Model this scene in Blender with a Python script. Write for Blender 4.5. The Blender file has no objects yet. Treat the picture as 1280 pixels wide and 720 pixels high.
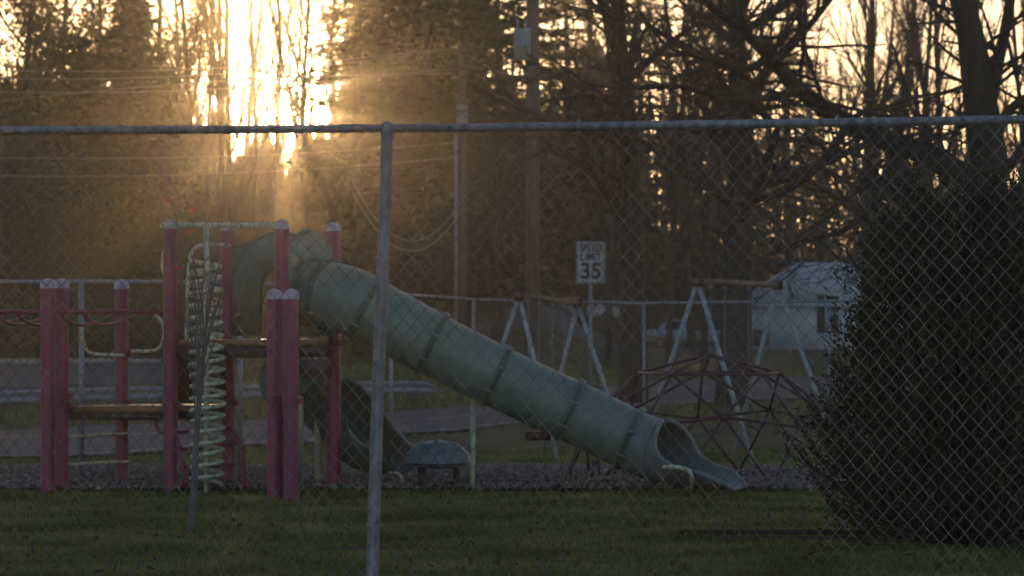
import bpy, math, random
import numpy as np
from mathutils import Vector

sc = bpy.context.scene
R = math.radians
F, H = 3625.0, 1.48            # focal length in pixels of the 1280-wide photo, eye height in metres

# ---------------------------------------------------------------- camera
cam_d = bpy.data.cameras.new("camera"); cam = bpy.data.objects.new("camera", cam_d)
sc.collection.objects.link(cam); sc.camera = cam
cam.location = (0, 0, H); cam.rotation_euler = (R(90), 0, 0)
cam_d.sensor_width = 36; cam_d.lens = F/1280*36; cam_d.shift_y = 40/1280
cam_d.clip_start = 0.1; cam_d.clip_end = 3000
cam_d.dof.use_dof = True; cam_d.dof.focus_distance = 17.5; cam_d.dof.aperture_fstop = 5.0
cam_d.dof.aperture_blades = 7

# ---------------------------------------------------------------- sky and sun
SUN = Vector((-278, 3625, 272)).normalized()
EL = math.asin(SUN.z); AZ = math.atan2(SUN.x, SUN.y)
SKY_STRENGTH, SUN_STRENGTH, EXPOSURE = 0.13, 4.8, 1.25
AUREOLE = 6.0
SUNWARD = .42             # how much of the clear sky's light is left round the sun
w = bpy.data.worlds.new("World"); sc.world = w; w.use_nodes = True
nt = w.node_tree; nt.nodes.clear()
out = nt.nodes.new("ShaderNodeOutputWorld"); bg = nt.nodes.new("ShaderNodeBackground")
sky = nt.nodes.new("ShaderNodeTexSky"); sky.sky_type = 'NISHITA'; sky.sun_disc = False
sky.sun_elevation = EL; sky.sun_rotation = AZ; sky.altitude = 200
sky.air_density = .7; sky.dust_density = .35; sky.ozone_density = 2.2
bg.inputs[1].default_value = SKY_STRENGTH
# bright air round the sun (direction based, part of the sky itself)
geo = nt.nodes.new("ShaderNodeNewGeometry")
dot = nt.nodes.new("ShaderNodeVectorMath"); dot.operation = 'DOT_PRODUCT'
dot.inputs[1].default_value = SUN
tc = nt.nodes.new("ShaderNodeTexCoord")
nt.links.new(tc.outputs['Generated'], dot.inputs[0])
ac = nt.nodes.new("ShaderNodeMath"); ac.operation = 'ARCCOSINE'; ac.use_clamp = False
nt.links.new(dot.outputs['Value'], ac.inputs[0])
def mnode(op, a, b=None):
    n = nt.nodes.new("ShaderNodeMath"); n.operation = op
    for i, v in enumerate((a, b)):
        if v is None: continue
        if hasattr(v, 'links'): nt.links.new(v, n.inputs[i])
        else: n.inputs[i].default_value = v
    return n.outputs[0]
ang = mnode('DIVIDE', ac.outputs[0], R(75)); ramp = nt.nodes.new("ShaderNodeMapRange"); ramp.interpolation_type = 'SMOOTHSTEP'
ramp.inputs[1].default_value = .15; ramp.inputs[2].default_value = 1; ramp.inputs[3].default_value = SUNWARD; ramp.inputs[4].default_value = 1
nt.links.new(ang, ramp.inputs[0]); vm = nt.nodes.new("ShaderNodeVectorMath"); vm.operation = 'SCALE'
nt.links.new(sky.outputs[0], vm.inputs[0]); nt.links.new(ramp.outputs[0], vm.inputs['Scale']); tint = nt.nodes.new("ShaderNodeVectorMath"); tint.operation = 'MULTIPLY'; tint.inputs[1].default_value = (1.14, .99, .90)
nt.links.new(vm.outputs[0], tint.inputs[0]); nt.links.new(tint.outputs[0], bg.inputs[0])
e1 = mnode('EXPONENT', mnode('MULTIPLY', ac.outputs[0], -1/R(.42)))
e2 = mnode('EXPONENT', mnode('MULTIPLY', ac.outputs[0], -1/R(3.0)))
glow = mnode('ADD', mnode('MULTIPLY', e1, AUREOLE*9), mnode('MULTIPLY', e2, AUREOLE*0.08))
em = nt.nodes.new("ShaderNodeBackground"); em.inputs[0].default_value = (1, .80, .44, 1)
nt.links.new(glow, em.inputs[1])
add = nt.nodes.new("ShaderNodeAddShader")
nt.links.new(bg.outputs[0], add.inputs[0]); nt.links.new(em.outputs[0], add.inputs[1])
nt.links.new(add.outputs[0], out.inputs[0])

sun_d = bpy.data.lights.new("sun", 'SUN'); sun = bpy.data.objects.new("sun", sun_d)
sc.collection.objects.link(sun)
sun_d.energy = SUN_STRENGTH; sun_d.angle = R(0.6); sun_d.color = (1, .72, .42)
sun.rotation_euler = SUN.to_track_quat('Z', 'Y').to_euler(); sun.location = (-8, 60, 30)

sc.view_settings.view_transform = 'Standard'; sc.view_settings.look = 'None'
sc.view_settings.gamma = 1; sc.view_settings.exposure = EXPOSURE; sc.view_settings.use_curve_mapping = False
sc.cycles.use_denoising = True; sc.cycles.denoiser = 'OPENIMAGEDENOISE'; sc.cycles.denoising_prefilter = 'ACCURATE'
sc.cycles.use_adaptive_sampling = False
sc.cycles.max_bounces = 5; sc.cycles.diffuse_bounces = 2; sc.cycles.glossy_bounces = 2
sc.cycles.volume_bounces = 0; sc.cycles.transparent_max_bounces = 8
sc.cycles.caustics_reflective = False; sc.cycles.caustics_refractive = False
sc.cycles.sample_clamp_indirect = 4

# ---------------------------------------------------------------- helpers
def Wp(px, py, D): return np.array([(px-640)/F*D, D, H+(400-py)/F*D])

def ground(X, Y):
    X = np.asarray(X, float); Y = np.asarray(Y, float)
    L = np.interp(Y, [0, 26, 30, 35, 40, 45, 62, 80, 110, 118, 150, 190, 300, 700], [0, 0, -.1, -.35, -.52, -.6, -.68, -.5, -.25, 0, 3.2, 5.2, 12.5, 20])
    Rr = np.interp(Y, [0, 26, 30, 35, 40, 45, 62, 80, 110, 150, 180, 200, 260, 700], [0, 0, -.1, -.35, -.52, -.6, -.68, -.62, -.35, -.12, -.2, 0, 3, 12])
    px = 640 + F*X/np.maximum(Y, 5)
    t = np.clip((px-640)/150, 0, 1); t = t*t*(3-2*t)
    und = .03*np.sin(X*.9+Y*.31)*np.sin(Y*.5-X*.2)*np.clip((Y-27)/10, 0, 1)
    return L*(1-t)+Rr*t+und

def hit(px, py):               # ground point seen at a pixel
    D = 10.0
    while D < 400:
        p = Wp(px, py, D)
        if p[2] <= float(ground(p[0], D)): break
        D += .25
    return np.array([p[0], D])

def mix_color(a, t): return tuple(c*t for c in a[:3])+(1,)
MATS = {}
def mat(name, col, rough=.6, scale=6.0, var=.25, metal=0, bump=0, spec=.5, island=0, trans=0, detail=6, col2=None, stretch=None):
    m = bpy.data.materials.new(name); m.use_nodes = True; MATS[name] = m
    t = m.node_tree; b = t.nodes['Principled BSDF']
    b.inputs['Roughness'].default_value = rough; b.inputs['Metallic'].default_value = metal
    b.inputs['Specular IOR Level'].default_value = spec
    co = t.nodes.new("ShaderNodeTexCoord"); n = t.nodes.new("ShaderNodeTexNoise")
    n.inputs['Scale'].default_value = scale; n.inputs['Detail'].default_value = detail; n.inputs['Roughness'].default_value = .65
    if stretch:
        mp = t.nodes.new("ShaderNodeMapping"); mp.inputs['Scale'].default_value = stretch
        t.links.new(co.outputs['Object'], mp.inputs[0]); t.links.new(mp.outputs[0], n.inputs['Vector'])
    else: t.links.new(co.outputs['Object'], n.inputs['Vector'])
    r = t.nodes.new("ShaderNodeValToRGB"); r.color_ramp.elements[0].position = .3; r.color_ramp.elements[1].position = .7
    c1 = tuple(c*(1-var) for c in col)+(1,)
    c2 = tuple(min(1, c*(1+var)) for c in (col2 or col))+(1,)
    r.color_ramp.elements[0].color = c1; r.color_ramp.elements[1].color = c2
    t.links.new(n.outputs['Fac'], r.inputs[0])
    src = r.outputs[0]
    if island:
        g = t.nodes.new("ShaderNodeNewGeometry"); hs = t.nodes.new("ShaderNodeHueSaturation")
        mr = t.nodes.new("ShaderNodeMapRange"); mr.inputs[3].default_value = 1-island; mr.inputs[4].default_value = 1+island
        t.links.new(g.outputs['Random Per Island'], mr.inputs[0]); t.links.new(mr.outputs[0], hs.inputs['Value'])
        t.links.new(src, hs.inputs['Color']); src = hs.outputs[0]
    t.links.new(src, b.inputs['Base Color'])
    if bump:
        bp = t.nodes.new("ShaderNodeBump"); bp.inputs['Strength'].default_value = bump; bp.inputs['Distance'].default_value = .02
        t.links.new(n.outputs['Fac'], bp.inputs['Height']); t.links.new(bp.outputs[0], b.inputs['Normal'])
    if trans:
        tr = t.nodes.new("ShaderNodeBsdfTranslucent"); t.links.new(src, tr.inputs[0])
        mx = t.nodes.new("ShaderNodeMixShader"); mx.inputs[0].default_value = trans
        t.links.new(b.outputs[0], mx.inputs[1]); t.links.new(tr.outputs[0], mx.inputs[2])
        t.links.new(mx.outputs[0], t.nodes['Material Output'].inputs[0])
    return m

M = dict(
    soil=mat("turf_ground", (.06, .075, .025), 1, 1.3, .4, col2=(.10, .085, .04), bump=.5, spec=.1),
    grass=mat("grass_blades", (.135, .165, .045), .8, .9, .5, island=.45, trans=.35, spec=.15, col2=(.19, .18, .06)),  # yellow noise tone puts the lawn's lit patches into the blade colour
    mulch=mat("mulch_bed", (.12, .085, .075), 1, 25, .5, bump=.8, spec=.1),
    chips=mat("wood_chips", (.23, .175, .155), .95, 3, .35, island=.6, spec=.15),
    asphalt=mat("asphalt", (.10, .09, .095), .85, 3, .3, bump=.2, spec=.3),
    paint=mat("road_paint", (.45, .42, .33), .7, 20, .3),
    concrete=mat("concrete", (.32, .3, .28), .9, 8, .25, bump=.2),
    dirt=mat("bare_dirt", (.06, .045, .032), 1, 9, .4, bump=.5, spec=.1),
    galv=mat("galvanised_steel", (.27, .26, .28), .5, 30, .3, metal=.5, bump=.1),
    galvpost=mat("weathered_galvanised_steel", (.26, .225, .225), .6, 22, .45, metal=.3, bump=.3, stretch=(1, 1, .4)),
    wire=mat("fence_wire", (.15, .13, .135), .5, 5, .7, metal=.5),
    magenta=mat("magenta_painted_steel", (.29, .04, .085), .45, 9, .22, bump=.08, stretch=(1, 1, .3)),
    red=mat("red_painted_steel", (.24, .03, .06), .45, 12, .25),
    cap=mat("post_cap_highlight_tone", (.45, .33, .36), .35, 14, .2),  # pale lavender: the caps' bright highlights put into their colour
    cream=mat("cream_coated_steel", (.58, .52, .36), .4, 18, .25),
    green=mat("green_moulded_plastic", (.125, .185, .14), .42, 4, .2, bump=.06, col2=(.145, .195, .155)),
    greend=mat("green_moulded_plastic_dark", (.075, .12, .085), .5, 6, .25, bump=.1),  # darker green for the curved slide, flanges and rims
    exitp=mat("flare_tinted_moulded_plastic", (.165, .175, .16), .42, 4, .2, bump=.06),  # greyer than the tube: lens flare over the exit put into its colour
    deck=mat("tan_vinyl_deck", (.30, .15, .07), .5, 20, .3, spec=.35),
    brown=mat("brown_panel", (.07, .035, .025), .6, 10, .3),
    shell=mat("grey_blue_shell", (.13, .17, .20), .4, 9, .3, bump=.15),
    leg=mat("dark_brown_steel", (.07, .045, .04), .6, 14, .3),
    domebar=mat("dark_red_steel", (.075, .018, .025), .5, 18, .35),
    swing=mat("pale_blue_grey_steel", (.30, .30, .30), .5, 12, .3),
    swingdark=mat("rusty_beam", (.15, .09, .06), .65, 14, .4),
    rubber=mat("black_rubber", (.02, .02, .022), .7, 14, .2),
    bark=mat("bark", (.06, .045, .036), .95, 5, .45, bump=.9, spec=.15, stretch=(1, 1, .25)),
    twig=mat("twigs", (.075, .05, .04), .9, 3, .3, spec=.2),
    redtwig=mat("reddish_twigs", (.10, .055, .042), .9, 3, .3, spec=.2),
    palebark=mat("grey_sapling_bark", (.15, .12, .11), .85, 20, .35, bump=.4),
    needle=mat("pine_needles", (.035, .042, .02), .7, 2, .3, island=.4, trans=.08, spec=.2),
    cedar=mat("cedar_foliage", (.035, .04, .018), .8, 2, .3, island=.4, trans=.04, spec=.15),
    yew=mat("yew_foliage", (.036, .045, .026), .7, 3, .45, island=.5, trans=.12, spec=.25, col2=(.055, .045, .028)),
    dryleaf=mat("dry_leaves", (.14, .085, .035), .8, 4, .3, island=.4, trans=.45, spec=.2),
    redleaf=mat("red_leaves", (.45, .05, .04), .7, 4, .3, trans=.4),
    brush=mat("brush_leaves", (.042, .03, .022), .9, 2, .3, island=.4, trans=.05, spec=.1),
    pole=mat("weathered_pole_wood", (.115, .08, .06), .9, 8, .35, bump=.6, stretch=(1, 1, .08)),
    pipe=mat("grey_conduit", (.24, .23, .24), .6, 10, .25),
    trafo=mat("grey_enamel", (.33, .35, .36), .5, 8, .25),
    cable=mat("weathered_cable", (.26, .21, .17), .8, 6, .2, spec=.15),
    white=mat("white_siding", (.80, .80, .82), .7, 3, .1, bump=.05),
    roof=mat("pale_metal_roof", (.55, .56, .58), .5, 3, .15),
    sign=mat("white_sign_face", (.42, .39, .40), .5, 9, .15),
    black=mat("black_lettering", (.03, .012, .01), .6, 9, .1),
    glass=mat("dark_window_glass", (.03, .02, .018), .15, 3, .2, spec=.8),
    trim=mat("brown_shutter", (.08, .045, .035), .7, 8, .2),
    carsilver=mat("silver_car_paint", (.38, .38, .42), .35, 4, .08, metal=.3),
    carwhite=mat("white_car_paint", (.6, .6, .64), .35, 4, .06),
    cargrey=mat("grey_truck_bed", (.22, .2, .22), .5, 4, .15),
    rock=mat("pale_litter", (.6, .6, .62), .6, 9, .1),
)

class MB:
    def __init__(s): s.v = []; s.q = []; s.t = []; s.n = 0
    def add(s, V, Q=None, T=None):
        V = np.asarray(V, float).reshape(-1, 3); s.v.append(V)
        if Q is not None and len(Q): s.q.append(np.asarray(Q, int).reshape(-1, 4)+s.n)
        if T is not None and len(T): s.t.append(np.asarray(T, int).reshape(-1, 3)+s.n)
        s.n += len(V); return s
    def box(s, c, sx, sy, sz, rz=0):
        a = np.array([[x, y, z] for z in (-.5, .5) for y in (-.5, .5) for x in (-.5, .5)])*[sx, sy, sz]
        cz, sn = math.cos(rz), math.sin(rz)
        a = a @ np.array([[cz, sn, 0], [-sn, cz, 0], [0, 0, 1]])
        return s.add(a+np.asarray(c), [[0, 2, 3, 1], [4, 5, 7, 6], [0, 1, 5, 4], [2, 6, 7, 3], [0, 4, 6, 2], [1, 3, 7, 5]])
    def beam(s, a, b, wd, ht):                       # rectangular bar from a to b
        a = np.asarray(a, float); b = np.asarray(b, float); d = b-a; L = np.linalg.norm(d); d /= L
        u = np.cross(d, [0, 0, 1.0]); u = u/np.linalg.norm(u) if np.linalg.norm(u) > 1e-6 else np.array([1., 0, 0])
        v = np.cross(u, d)
        P = [p+u*i*wd/2+v*j*ht/2 for p in (a, b) for j in (-1, 1) for i in (-1, 1)]
        return s.add(P, [[0, 2, 3, 1], [4, 5, 7, 6], [0, 1, 5, 4], [2, 6, 7, 3], [0, 4, 6, 2], [1, 3, 7, 5]])
    def tube(s, pts, rad, n=8, cap=True, closed=False):
        P = np.asarray(pts, float); k = len(P)
        rad = np.full(k, rad, float) if np.isscalar(rad) else np.asarray(rad, float)
        if closed: T = np.roll(P, -1, 0)-np.roll(P, 1, 0)
        else: T = np.gradient(P, axis=0)
        T /= np.maximum(np.linalg.norm(T, axis=1, keepdims=True), 1e-9)
        ref = np.array([0, 0, 1.0]) if abs(T[:, 2]).mean() < .8 else np.array([1.0, 0, 0])
        U = np.cross(T, ref); U /= np.maximum(np.linalg.norm(U, axis=1, keepdims=True), 1e-9)
        Vv = np.cross(U, T)
        a = np.arange(n)*2*math.pi/n
        ring = P[:, None]+rad[:, None, None]*(np.cos(a)[None, :, None]*U[:, None]+np.sin(a)[None, :, None]*Vv[:, None])
        V = ring.reshape(-1, 3)
        i = np.arange(k if closed else k-1)[:, None]; j = np.arange(n)[None]
        i2 = (i+1) % k; j2 = (j+1) % n
        Q = np.stack([i*n+j, i*n+j2, i2*n+j2, i2*n+j], -1).reshape(-1, 4)
        Tt = []
        if cap and not closed and n > 2:
            V = np.vstack([V, P[:1], P[-1:]]); c0, c1 = k*n, k*n+1
            for jj in range(n):
                Tt += [[c0, (jj+1) % n, jj], [c1, (k-1)*n+jj, (k-1)*n+(jj+1) % n]]
        return s.add(V, Q, Tt)
    def lathe(s, prof, c, n=16):                     # prof: (r, z)
        a = np.arange(n)*2*math.pi/n; V = []
        for r, z in prof: V += [[c[0]+r*math.cos(t), c[1]+r*math.sin(t), c[2]+z] for t in a]
        Q = [[i*n+j, i*n+(j+1) % n, (i+1)*n+(j+1) % n, (i+1)*n+j] for i in range(len(prof)-1) for j in range(n)]
        return s.add(V, Q)
    def poly(s, pts2, o, u, v, th):                  # extruded outline in plane (o, u, v), thickness th along u x v
        import mathutils.geometry as mg
        P = [Vector((p[0], p[1], 0)) for p in pts2]
        tri = mg.tessellate_polygon([P]); o, u, v = map(lambda q: np.asarray(q, float), (o, u, v))
        nn = np.cross(u, v); nn /= np.linalg.norm(nn); k = len(P)
        A = np.array([o+u*p[0]+v*p[1]+nn*th/2 for p in pts2]); B = A-nn*th
        T = [list(t) for t in tri]+[[a+k for a in reversed(t)] for t in tri]
        Q = [[i, i+k, (i+1) % k+k, (i+1) % k] for i in range(k)]
        return s.add(np.vstack([A, B]), Q, T)
    def leaves(s, C, size, rng, aspect=.5, axis=None, flat=0):
        n = len(C); size = np.broadcast_to(size, (n,))
        a = rng.normal(size=(n, 3)) if axis is None else axis+rng.normal(size=(n, 3))*.35
        a /= np.linalg.norm(a, axis=1, keepdims=True)
        b = rng.normal(size=(n, 3)); b[:, 2] *= (1-flat); b -= (b*a).sum(1, keepdims=True)*a; b /= np.linalg.norm(b, axis=1, keepdims=True)
        a = a*size[:, None]*.5; b = b*size[:, None]*.5*aspect
        V = np.stack([C-a, C-a*.1+b, C+a, C-a*.1-b], 1).reshape(-1, 3)
        return s.add(V, np.arange(n*4).reshape(-1, 4))
    def build(s, name, m, parent=None, smooth=False, base=None, angle=None):
        V = np.vstack(s.v); off = np.zeros(3); p = parent
        while p is not None: off = off+np.array(p.location); p = p.parent
        if parent is None and base is not None: off = np.asarray(base, float)
        me = bpy.data.meshes.new(name); V = V-off
        Q = np.vstack(s.q) if s.q else np.zeros((0, 4), int); T = np.vstack(s.t) if s.t else np.zeros((0, 3), int)
        me.vertices.add(len(V)); me.vertices.foreach_set("co", V.ravel().astype(np.float32))
        L = np.concatenate([Q.ravel(), T.ravel()]); me.loops.add(len(L)); me.loops.foreach_set("vertex_index", L.astype(np.int32))
        nf = len(Q)+len(T); me.polygons.add(nf)
        st = np.concatenate([np.arange(len(Q))*4, len(Q)*4+np.arange(len(T))*3]); me.polygons.foreach_set("loop_start", st.astype(np.int32))
        me.polygons.foreach_set("loop_total", np.concatenate([np.full(len(Q), 4), np.full(len(T), 3)]).astype(np.int32))
        me.update(calc_edges=True); me.validate()
        if smooth:
            me.polygons.foreach_set("use_smooth", np.ones(len(me.polygons), bool))
            if angle: 
                try: me.set_sharp_from_angle(angle=R(angle))
                except Exception: pass
        me.materials.append(M[m])
        o = bpy.data.objects.new(name, me); sc.collection.objects.link(o)
        if parent is not None: o.parent = parent
        elif base is not None: o.location = tuple(base)
        return o

def tag(o, label=None, cat=None, group=None, kind=None):
    if label: o['label'] = label
    if cat: o['category'] = cat
    if group: o['group'] = group
    if kind: o['kind'] = kind
    return o
def empty(name, loc, label, cat, group=None):
    o = bpy.data.objects.new(name, None); sc.collection.objects.link(o); o.location = tuple(loc); o.empty_display_size = .2
    return tag(o, label, cat, group)
def copy_tree(o, parent=None):
    c = o.copy(); sc.collection.objects.link(c); c.parent = parent
    for ch in list(o.children): copy_tree(ch, c)
    return c
def smoothpath(P, n=8):                              # Catmull-Rom through control points
    P = np.asarray(P, float); Q = np.vstack([2*P[0]-P[1], P, 2*P[-1]-P[-2]]); o = []
    for i in range(1, len(Q)-2):
        for t in np.arange(n)/n:
            a, b, c, d = Q[i-1], Q[i], Q[i+1], Q[i+2]
            o.append(.5*((2*b)+(c-a)*t+(2*a-5*b+4*c-d)*t*t+(3*b-a-3*c+d)*t**3))
    o.append(P[-1]); return np.array(o)

# ---------------------------------------------------------------- terrain
ys = np.concatenate([np.arange(-30, 16, 3), np.arange(16, 70, 1), np.arange(70, 210, 2.5), np.arange(210, 420, 20), np.arange(420, 1600, 120)])
xs = np.concatenate([-np.geomspace(30, 900, 18)[::-1], np.arange(-29, 29.1, .8), np.geomspace(30, 900, 18)])
XX, YY = np.meshgrid(xs, ys); ZZ = ground(XX, YY)
b = MB(); nx = len(xs); i = np.arange(len(ys)-1)[:, None]; j = np.arange(nx-1)[None]
b.add(np.stack([XX, YY, ZZ], -1), np.stack([i*nx+j, i*nx+j+1, (i+1)*nx+j+1, (i+1)*nx+j], -1))
tag(b.build("ground", 'soil', smooth=True), kind='structure')

def ribbon(near, far, m, name, up=.035, n=60, cols=6):   # a sheet between two ground polylines
    near = np.array(near); far = np.array(far)
    def rs(P):
        d = np.concatenate([[0], np.cumsum(np.linalg.norm(np.diff(P, axis=0), axis=1))]); t = np.linspace(0, d[-1], n)
        return np.stack([np.interp(t, d, P[:, 0]), np.interp(t, d, P[:, 1])], 1)
    A, B = rs(smoothpath(near)), rs(smoothpath(far)); b = MB()
    G = np.array([[A[i]*(1-k/(cols-1))+B[i]*k/(cols-1) for k in range(cols)] for i in range(n)])
    Z = ground(G[..., 0], G[..., 1])+up
    i = np.arange(n-1)[:, None]; j = np.arange(cols-1)[None]
    b.add(np.concatenate([G, Z[..., None]], -1), np.stack([i*cols+j, i*cols+j+1, (i+1)*cols+j+1, (i+1)*cols+j], -1))
    return tag(b.build(name, m, smooth=True), kind='structure')
rn = [hit(-260, 583), hit(0, 574), hit(240, 563), hit(480, 546), hit(655, 531), hit(820, 508), hit(1000, 500), hit(1280, 496)]
rf = [hit(-260, 545), hit(0, 541), hit(240, 531), hit(480, 518), hit(600, 508), hit(810, 478), hit(1000, 472), hit(1280, 470)]
ribbon(rn, rf, 'asphalt', 'road', n=120)
def mixl(t, w_=.004): return [a*(1-t)+c*t for a, c in zip([np.array(p) for p in rn], [np.array(p) for p in rf])]
ribbon(mixl(.60), mixl(.613), 'paint', 'road_line', up=.045, n=120, cols=2)
ribbon(mixl(.04), mixl(.052), 'paint', 'road_edge_line', up=.045, n=120, cols=2)
ribbon([hit(-200, 492), hit(60, 486), hit(230, 478)], [hit(-200, 458), hit(60, 456), hit(230, 455)], 'asphalt', 'side_road', up=.04, n=40)
ribbon([hit(560, 440), hit(760, 438), hit(1000, 440), hit(1300, 442)], [hit(560, 428), hit(760, 428), hit(1000, 430), hit(1300, 430)], 'asphalt', 'parking_lot', up=.05, n=60)
# pale kerb at the far side of the side road
kp = [hit(x, 455) for x in (-200, -60, 60, 200)]
b = MB(); P = smoothpath([[p[0], p[1]+.3] for p in kp], 10)
for a, c in zip(P[:-1], P[1:]):
    b.beam([a[0], a[1], float(ground(*a))+.06], [c[0], c[1], float(ground(*c))+.06], .25, .22)
tag(b.build("kerb", 'concrete'), kind='structure')

# mulch bed
ribbon([(-9, 24.85), (-3, 24.95), (1.2, 24.9), (3.4, 25.0), (9, 25.2)], [(-9, 37), (-3, 38.5), (1.2, 38), (3.4, 37), (9, 36)], 'mulch', 'mulch_bed', up=.03, n=40, cols=24)
# bare dirt patches and a worn strip in the grass
for (px, py, rx, ry) in ((500, 688, .5, .22), (1000, 677, .8, .25), (205, 655, .4, .2)):
    c = hit(px, py); n = 26; rng = np.random.default_rng(int(px)); b = MB()
    V = [[c[0], c[1], .012]]+[[c[0]+rx*math.cos(t)*(1+.25*math.sin(3*t+px)), c[1]+ry*math.sin(t)*(1+.2*math.sin(5*t)), .006] for t in np.arange(n)*2*math.pi/n]
    b.add(V, None, [[0, 1+k, 1+(k+1) % n] for k in range(n)]); tag(b.build("dirt_patch", 'dirt'), kind='structure')
c = hit(985, 672); b = MB()
b.beam([c[0]-.75, c[1]+.05, .035], [c[0]+1.6, c[1], .035], .04, .03)
tag(b.build("timber_edging", 'dirt'), 'low weathered timber edging strip in the grass beside the dark shrub', 'edging')

# grass and chips
rng = np.random.default_rng(5)
def blades(n, y0, y1, xw, h, wd, keep=None, zoff=0):
    Y = rng.uniform(y0, y1, n); X = rng.uniform(-1, 1, n)*(Y*.19+xw)
    if keep is not None: k = keep(X, Y); X, Y = X[k], Y[k]
    n = len(X); Z = ground(X, Y)+zoff
    clump = .65+.5*np.sin(X*3.1+np.sin(Y*2.3))*np.sin(Y*2.7+X)
    hh = h*rng.uniform(.5, 1.3, n)*np.clip(clump, .45, 1.2); a = rng.uniform(0, 2*math.pi, n)
    dx, dy = np.cos(a)*wd, np.sin(a)*wd; l = rng.normal(size=(n, 2))*hh[:, None]*.45
    V = np.stack([np.stack([X-dx, Y-dy, Z], 1), np.stack([X+dx, Y+dy, Z], 1), np.stack([X+l[:, 0], Y+l[:, 1], Z+hh], 1)], 1)
    return V.reshape(-1, 3), np.arange(n*3).reshape(-1, 3)
patches = [(hit(500, 688), .45, .18), (hit(1000, 677), .75, .2), (hit(205, 655), .35, .15)]
def notdirt(X, Y):
    k = np.ones(len(X), bool)
    for c, rx, ry in patches: k &= (((X-c[0])/rx)**2+((Y-c[1])/ry)**2 > 1) | (rng.random(len(X)) < .12)
    return k & (Y < 25.03+.12*np.sin(X*4)+.08*np.sin(X*11))
def offroad(X, Y):
    px = 640+F*X/Y; k = np.ones(len(X), bool)
    for A, B in ((rn, rf), ([hit(-200, 492), hit(60, 486), hit(230, 478)], [hit(-200, 458), hit(60, 456), hit(230, 455)])):
        pa = [640+F*p[0]/p[1] for p in A]; pb = [640+F*p[0]/p[1] for p in B]
        k &= ~((Y > np.interp(px, pa, [p[1] for p in A])-1.2) & (Y < np.interp(px, pb, [p[1] for p in B])+1.2) & (px < pa[-1]+20))
    return k
b = MB()
V, T = blades(250000, 15.6, 25.1, .6, .045, .004, notdirt); b.add(V, None, T)
V, T = blades(90000, 36, 47, 3, .07, .010, offroad); b.add(V, None, T)
V, T = blades(50000, 60, 110, 4, .16, .03, offroad)
b.add(V, None, T)
tag(b.build("grass", 'grass'), 'short winter grass round the play area', 'grass', kind='stuff')
b = MB(); n = 90000; Y = rng.uniform(24.9, 37.5, n); X = rng.uniform(-1, 1, n)*(Y*.19+.8)
C = np.stack([X, Y, ground(X, Y)+.035+rng.uniform(0, .015, n)], 1); b.leaves(C, rng.uniform(.03, .08, n), rng, .5)
tag(b.build("wood_chips", 'chips'), 'grey brown wood chips covering the play area bed', 'wood chips', kind='stuff')

b = MB(); n = 900; Y = rng.uniform(16.5, 24.8, n); X = rng.uniform(-1, 1, n)*(Y*.19+.5); b.leaves(np.stack([X, Y, rng.uniform(.015, .045, n)], 1), rng.uniform(.03, .07, n), rng, .6, flat=.3)
tag(b.build("fallen_leaves", 'dryleaf'), 'dry leaves scattered in the grass', 'leaves', kind='stuff')

# ---------------------------------------------------------------- the play structure (one bolted assembly)
play = empty("playground_structure", (*Wp(285, 615, 25.2)[:2], 0), "magenta posted play structure with a long green tube slide and coil climber", "playground")
def gz(p): return float(ground(p[0], p[1]))
def xy(px, D): return np.array([(px-640)/F*D, D])
def zat(py, D): return H+(400-py)/F*D
def post(px, D, ytop, r=.0625, collars=()):
    x, y = xy(px, D); z1 = zat(ytop, D); g = gz((x, y))
    b = MB(); b.lathe([(0, g-.05-g), (r, -.05), (r, z1-.06-g)], (x, y, g), 20)
    p = b.build("post", 'magenta', play, smooth=True, angle=40)
    b = MB(); t = np.linspace(0, 1, 7)
    b.lathe([(r+.004, z1-.085), (r+.006, z1-.06)]+[((r+.006)*math.cos(a*math.pi/2), z1-.06+.06*math.sin(a*math.pi/2)) for a in t], (x, y, 0), 20)
    b.build("cap", 'cap', p, smooth=True)
    for zc in collars:
        b = MB(); b.lathe([(r, zc-.03), (r+.012, zc-.028), (r+.012, zc+.028), (r, zc+.03)], (x, y, 0), 20)
        b.box((x+r+.018, y-.01, zc), .035, .03, .05); b.build("clamp", 'red', p, smooth=True, angle=40)
    return np.array([x, y])
pA = post(213, 25.0, 274, collars=(1.28, .74))      # tower near left
pC = post(352, 24.52, 274, collars=(1.28,))          # tower near right
pB = post(285, 25.95, 277, collars=(1.28, .74))
pD = post(417, 25.47, 277, collars=(1.28,))
pE = post(60, 24.85, 348, collars=(.82,)); pF = post(77, 25.1, 348, collars=(.82, .74))
pG = post(152, 25.95, 349, collars=(1.18, .74))
pI = post(343, 23.85, 361, collars=(.83,)); pJ = post(364, 23.65, 361, collars=(.82,))

def deck(pts, z, th=.05, skirt=.10):
    P = np.array(pts); c = P.mean(0); Pi = c+(P-c)*.97
    b = MB(); b.add([[*p, z] for p in Pi]+[[*p, z-th] for p in Pi], [[0, 1, 2, 3], [7, 6, 5, 4]]+[[i, i+4, (i+1) % 4+4, (i+1) % 4] for i in range(4)])
    d = b.build("deck", 'deck', play)
    b = MB()
    for i in range(4):
        a, c2 = Pi[i], Pi[(i+1) % 4]; b.beam([*a, z-th-skirt/2-.003], [*c2, z-th-skirt/2-.003], .03, skirt)
    b.build("deck_skirt", 'brown', d)
deck([pA, pC, pD, pB], 1.31); deck([pF, pA, pB, pG], .73, skirt=.06)
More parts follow.
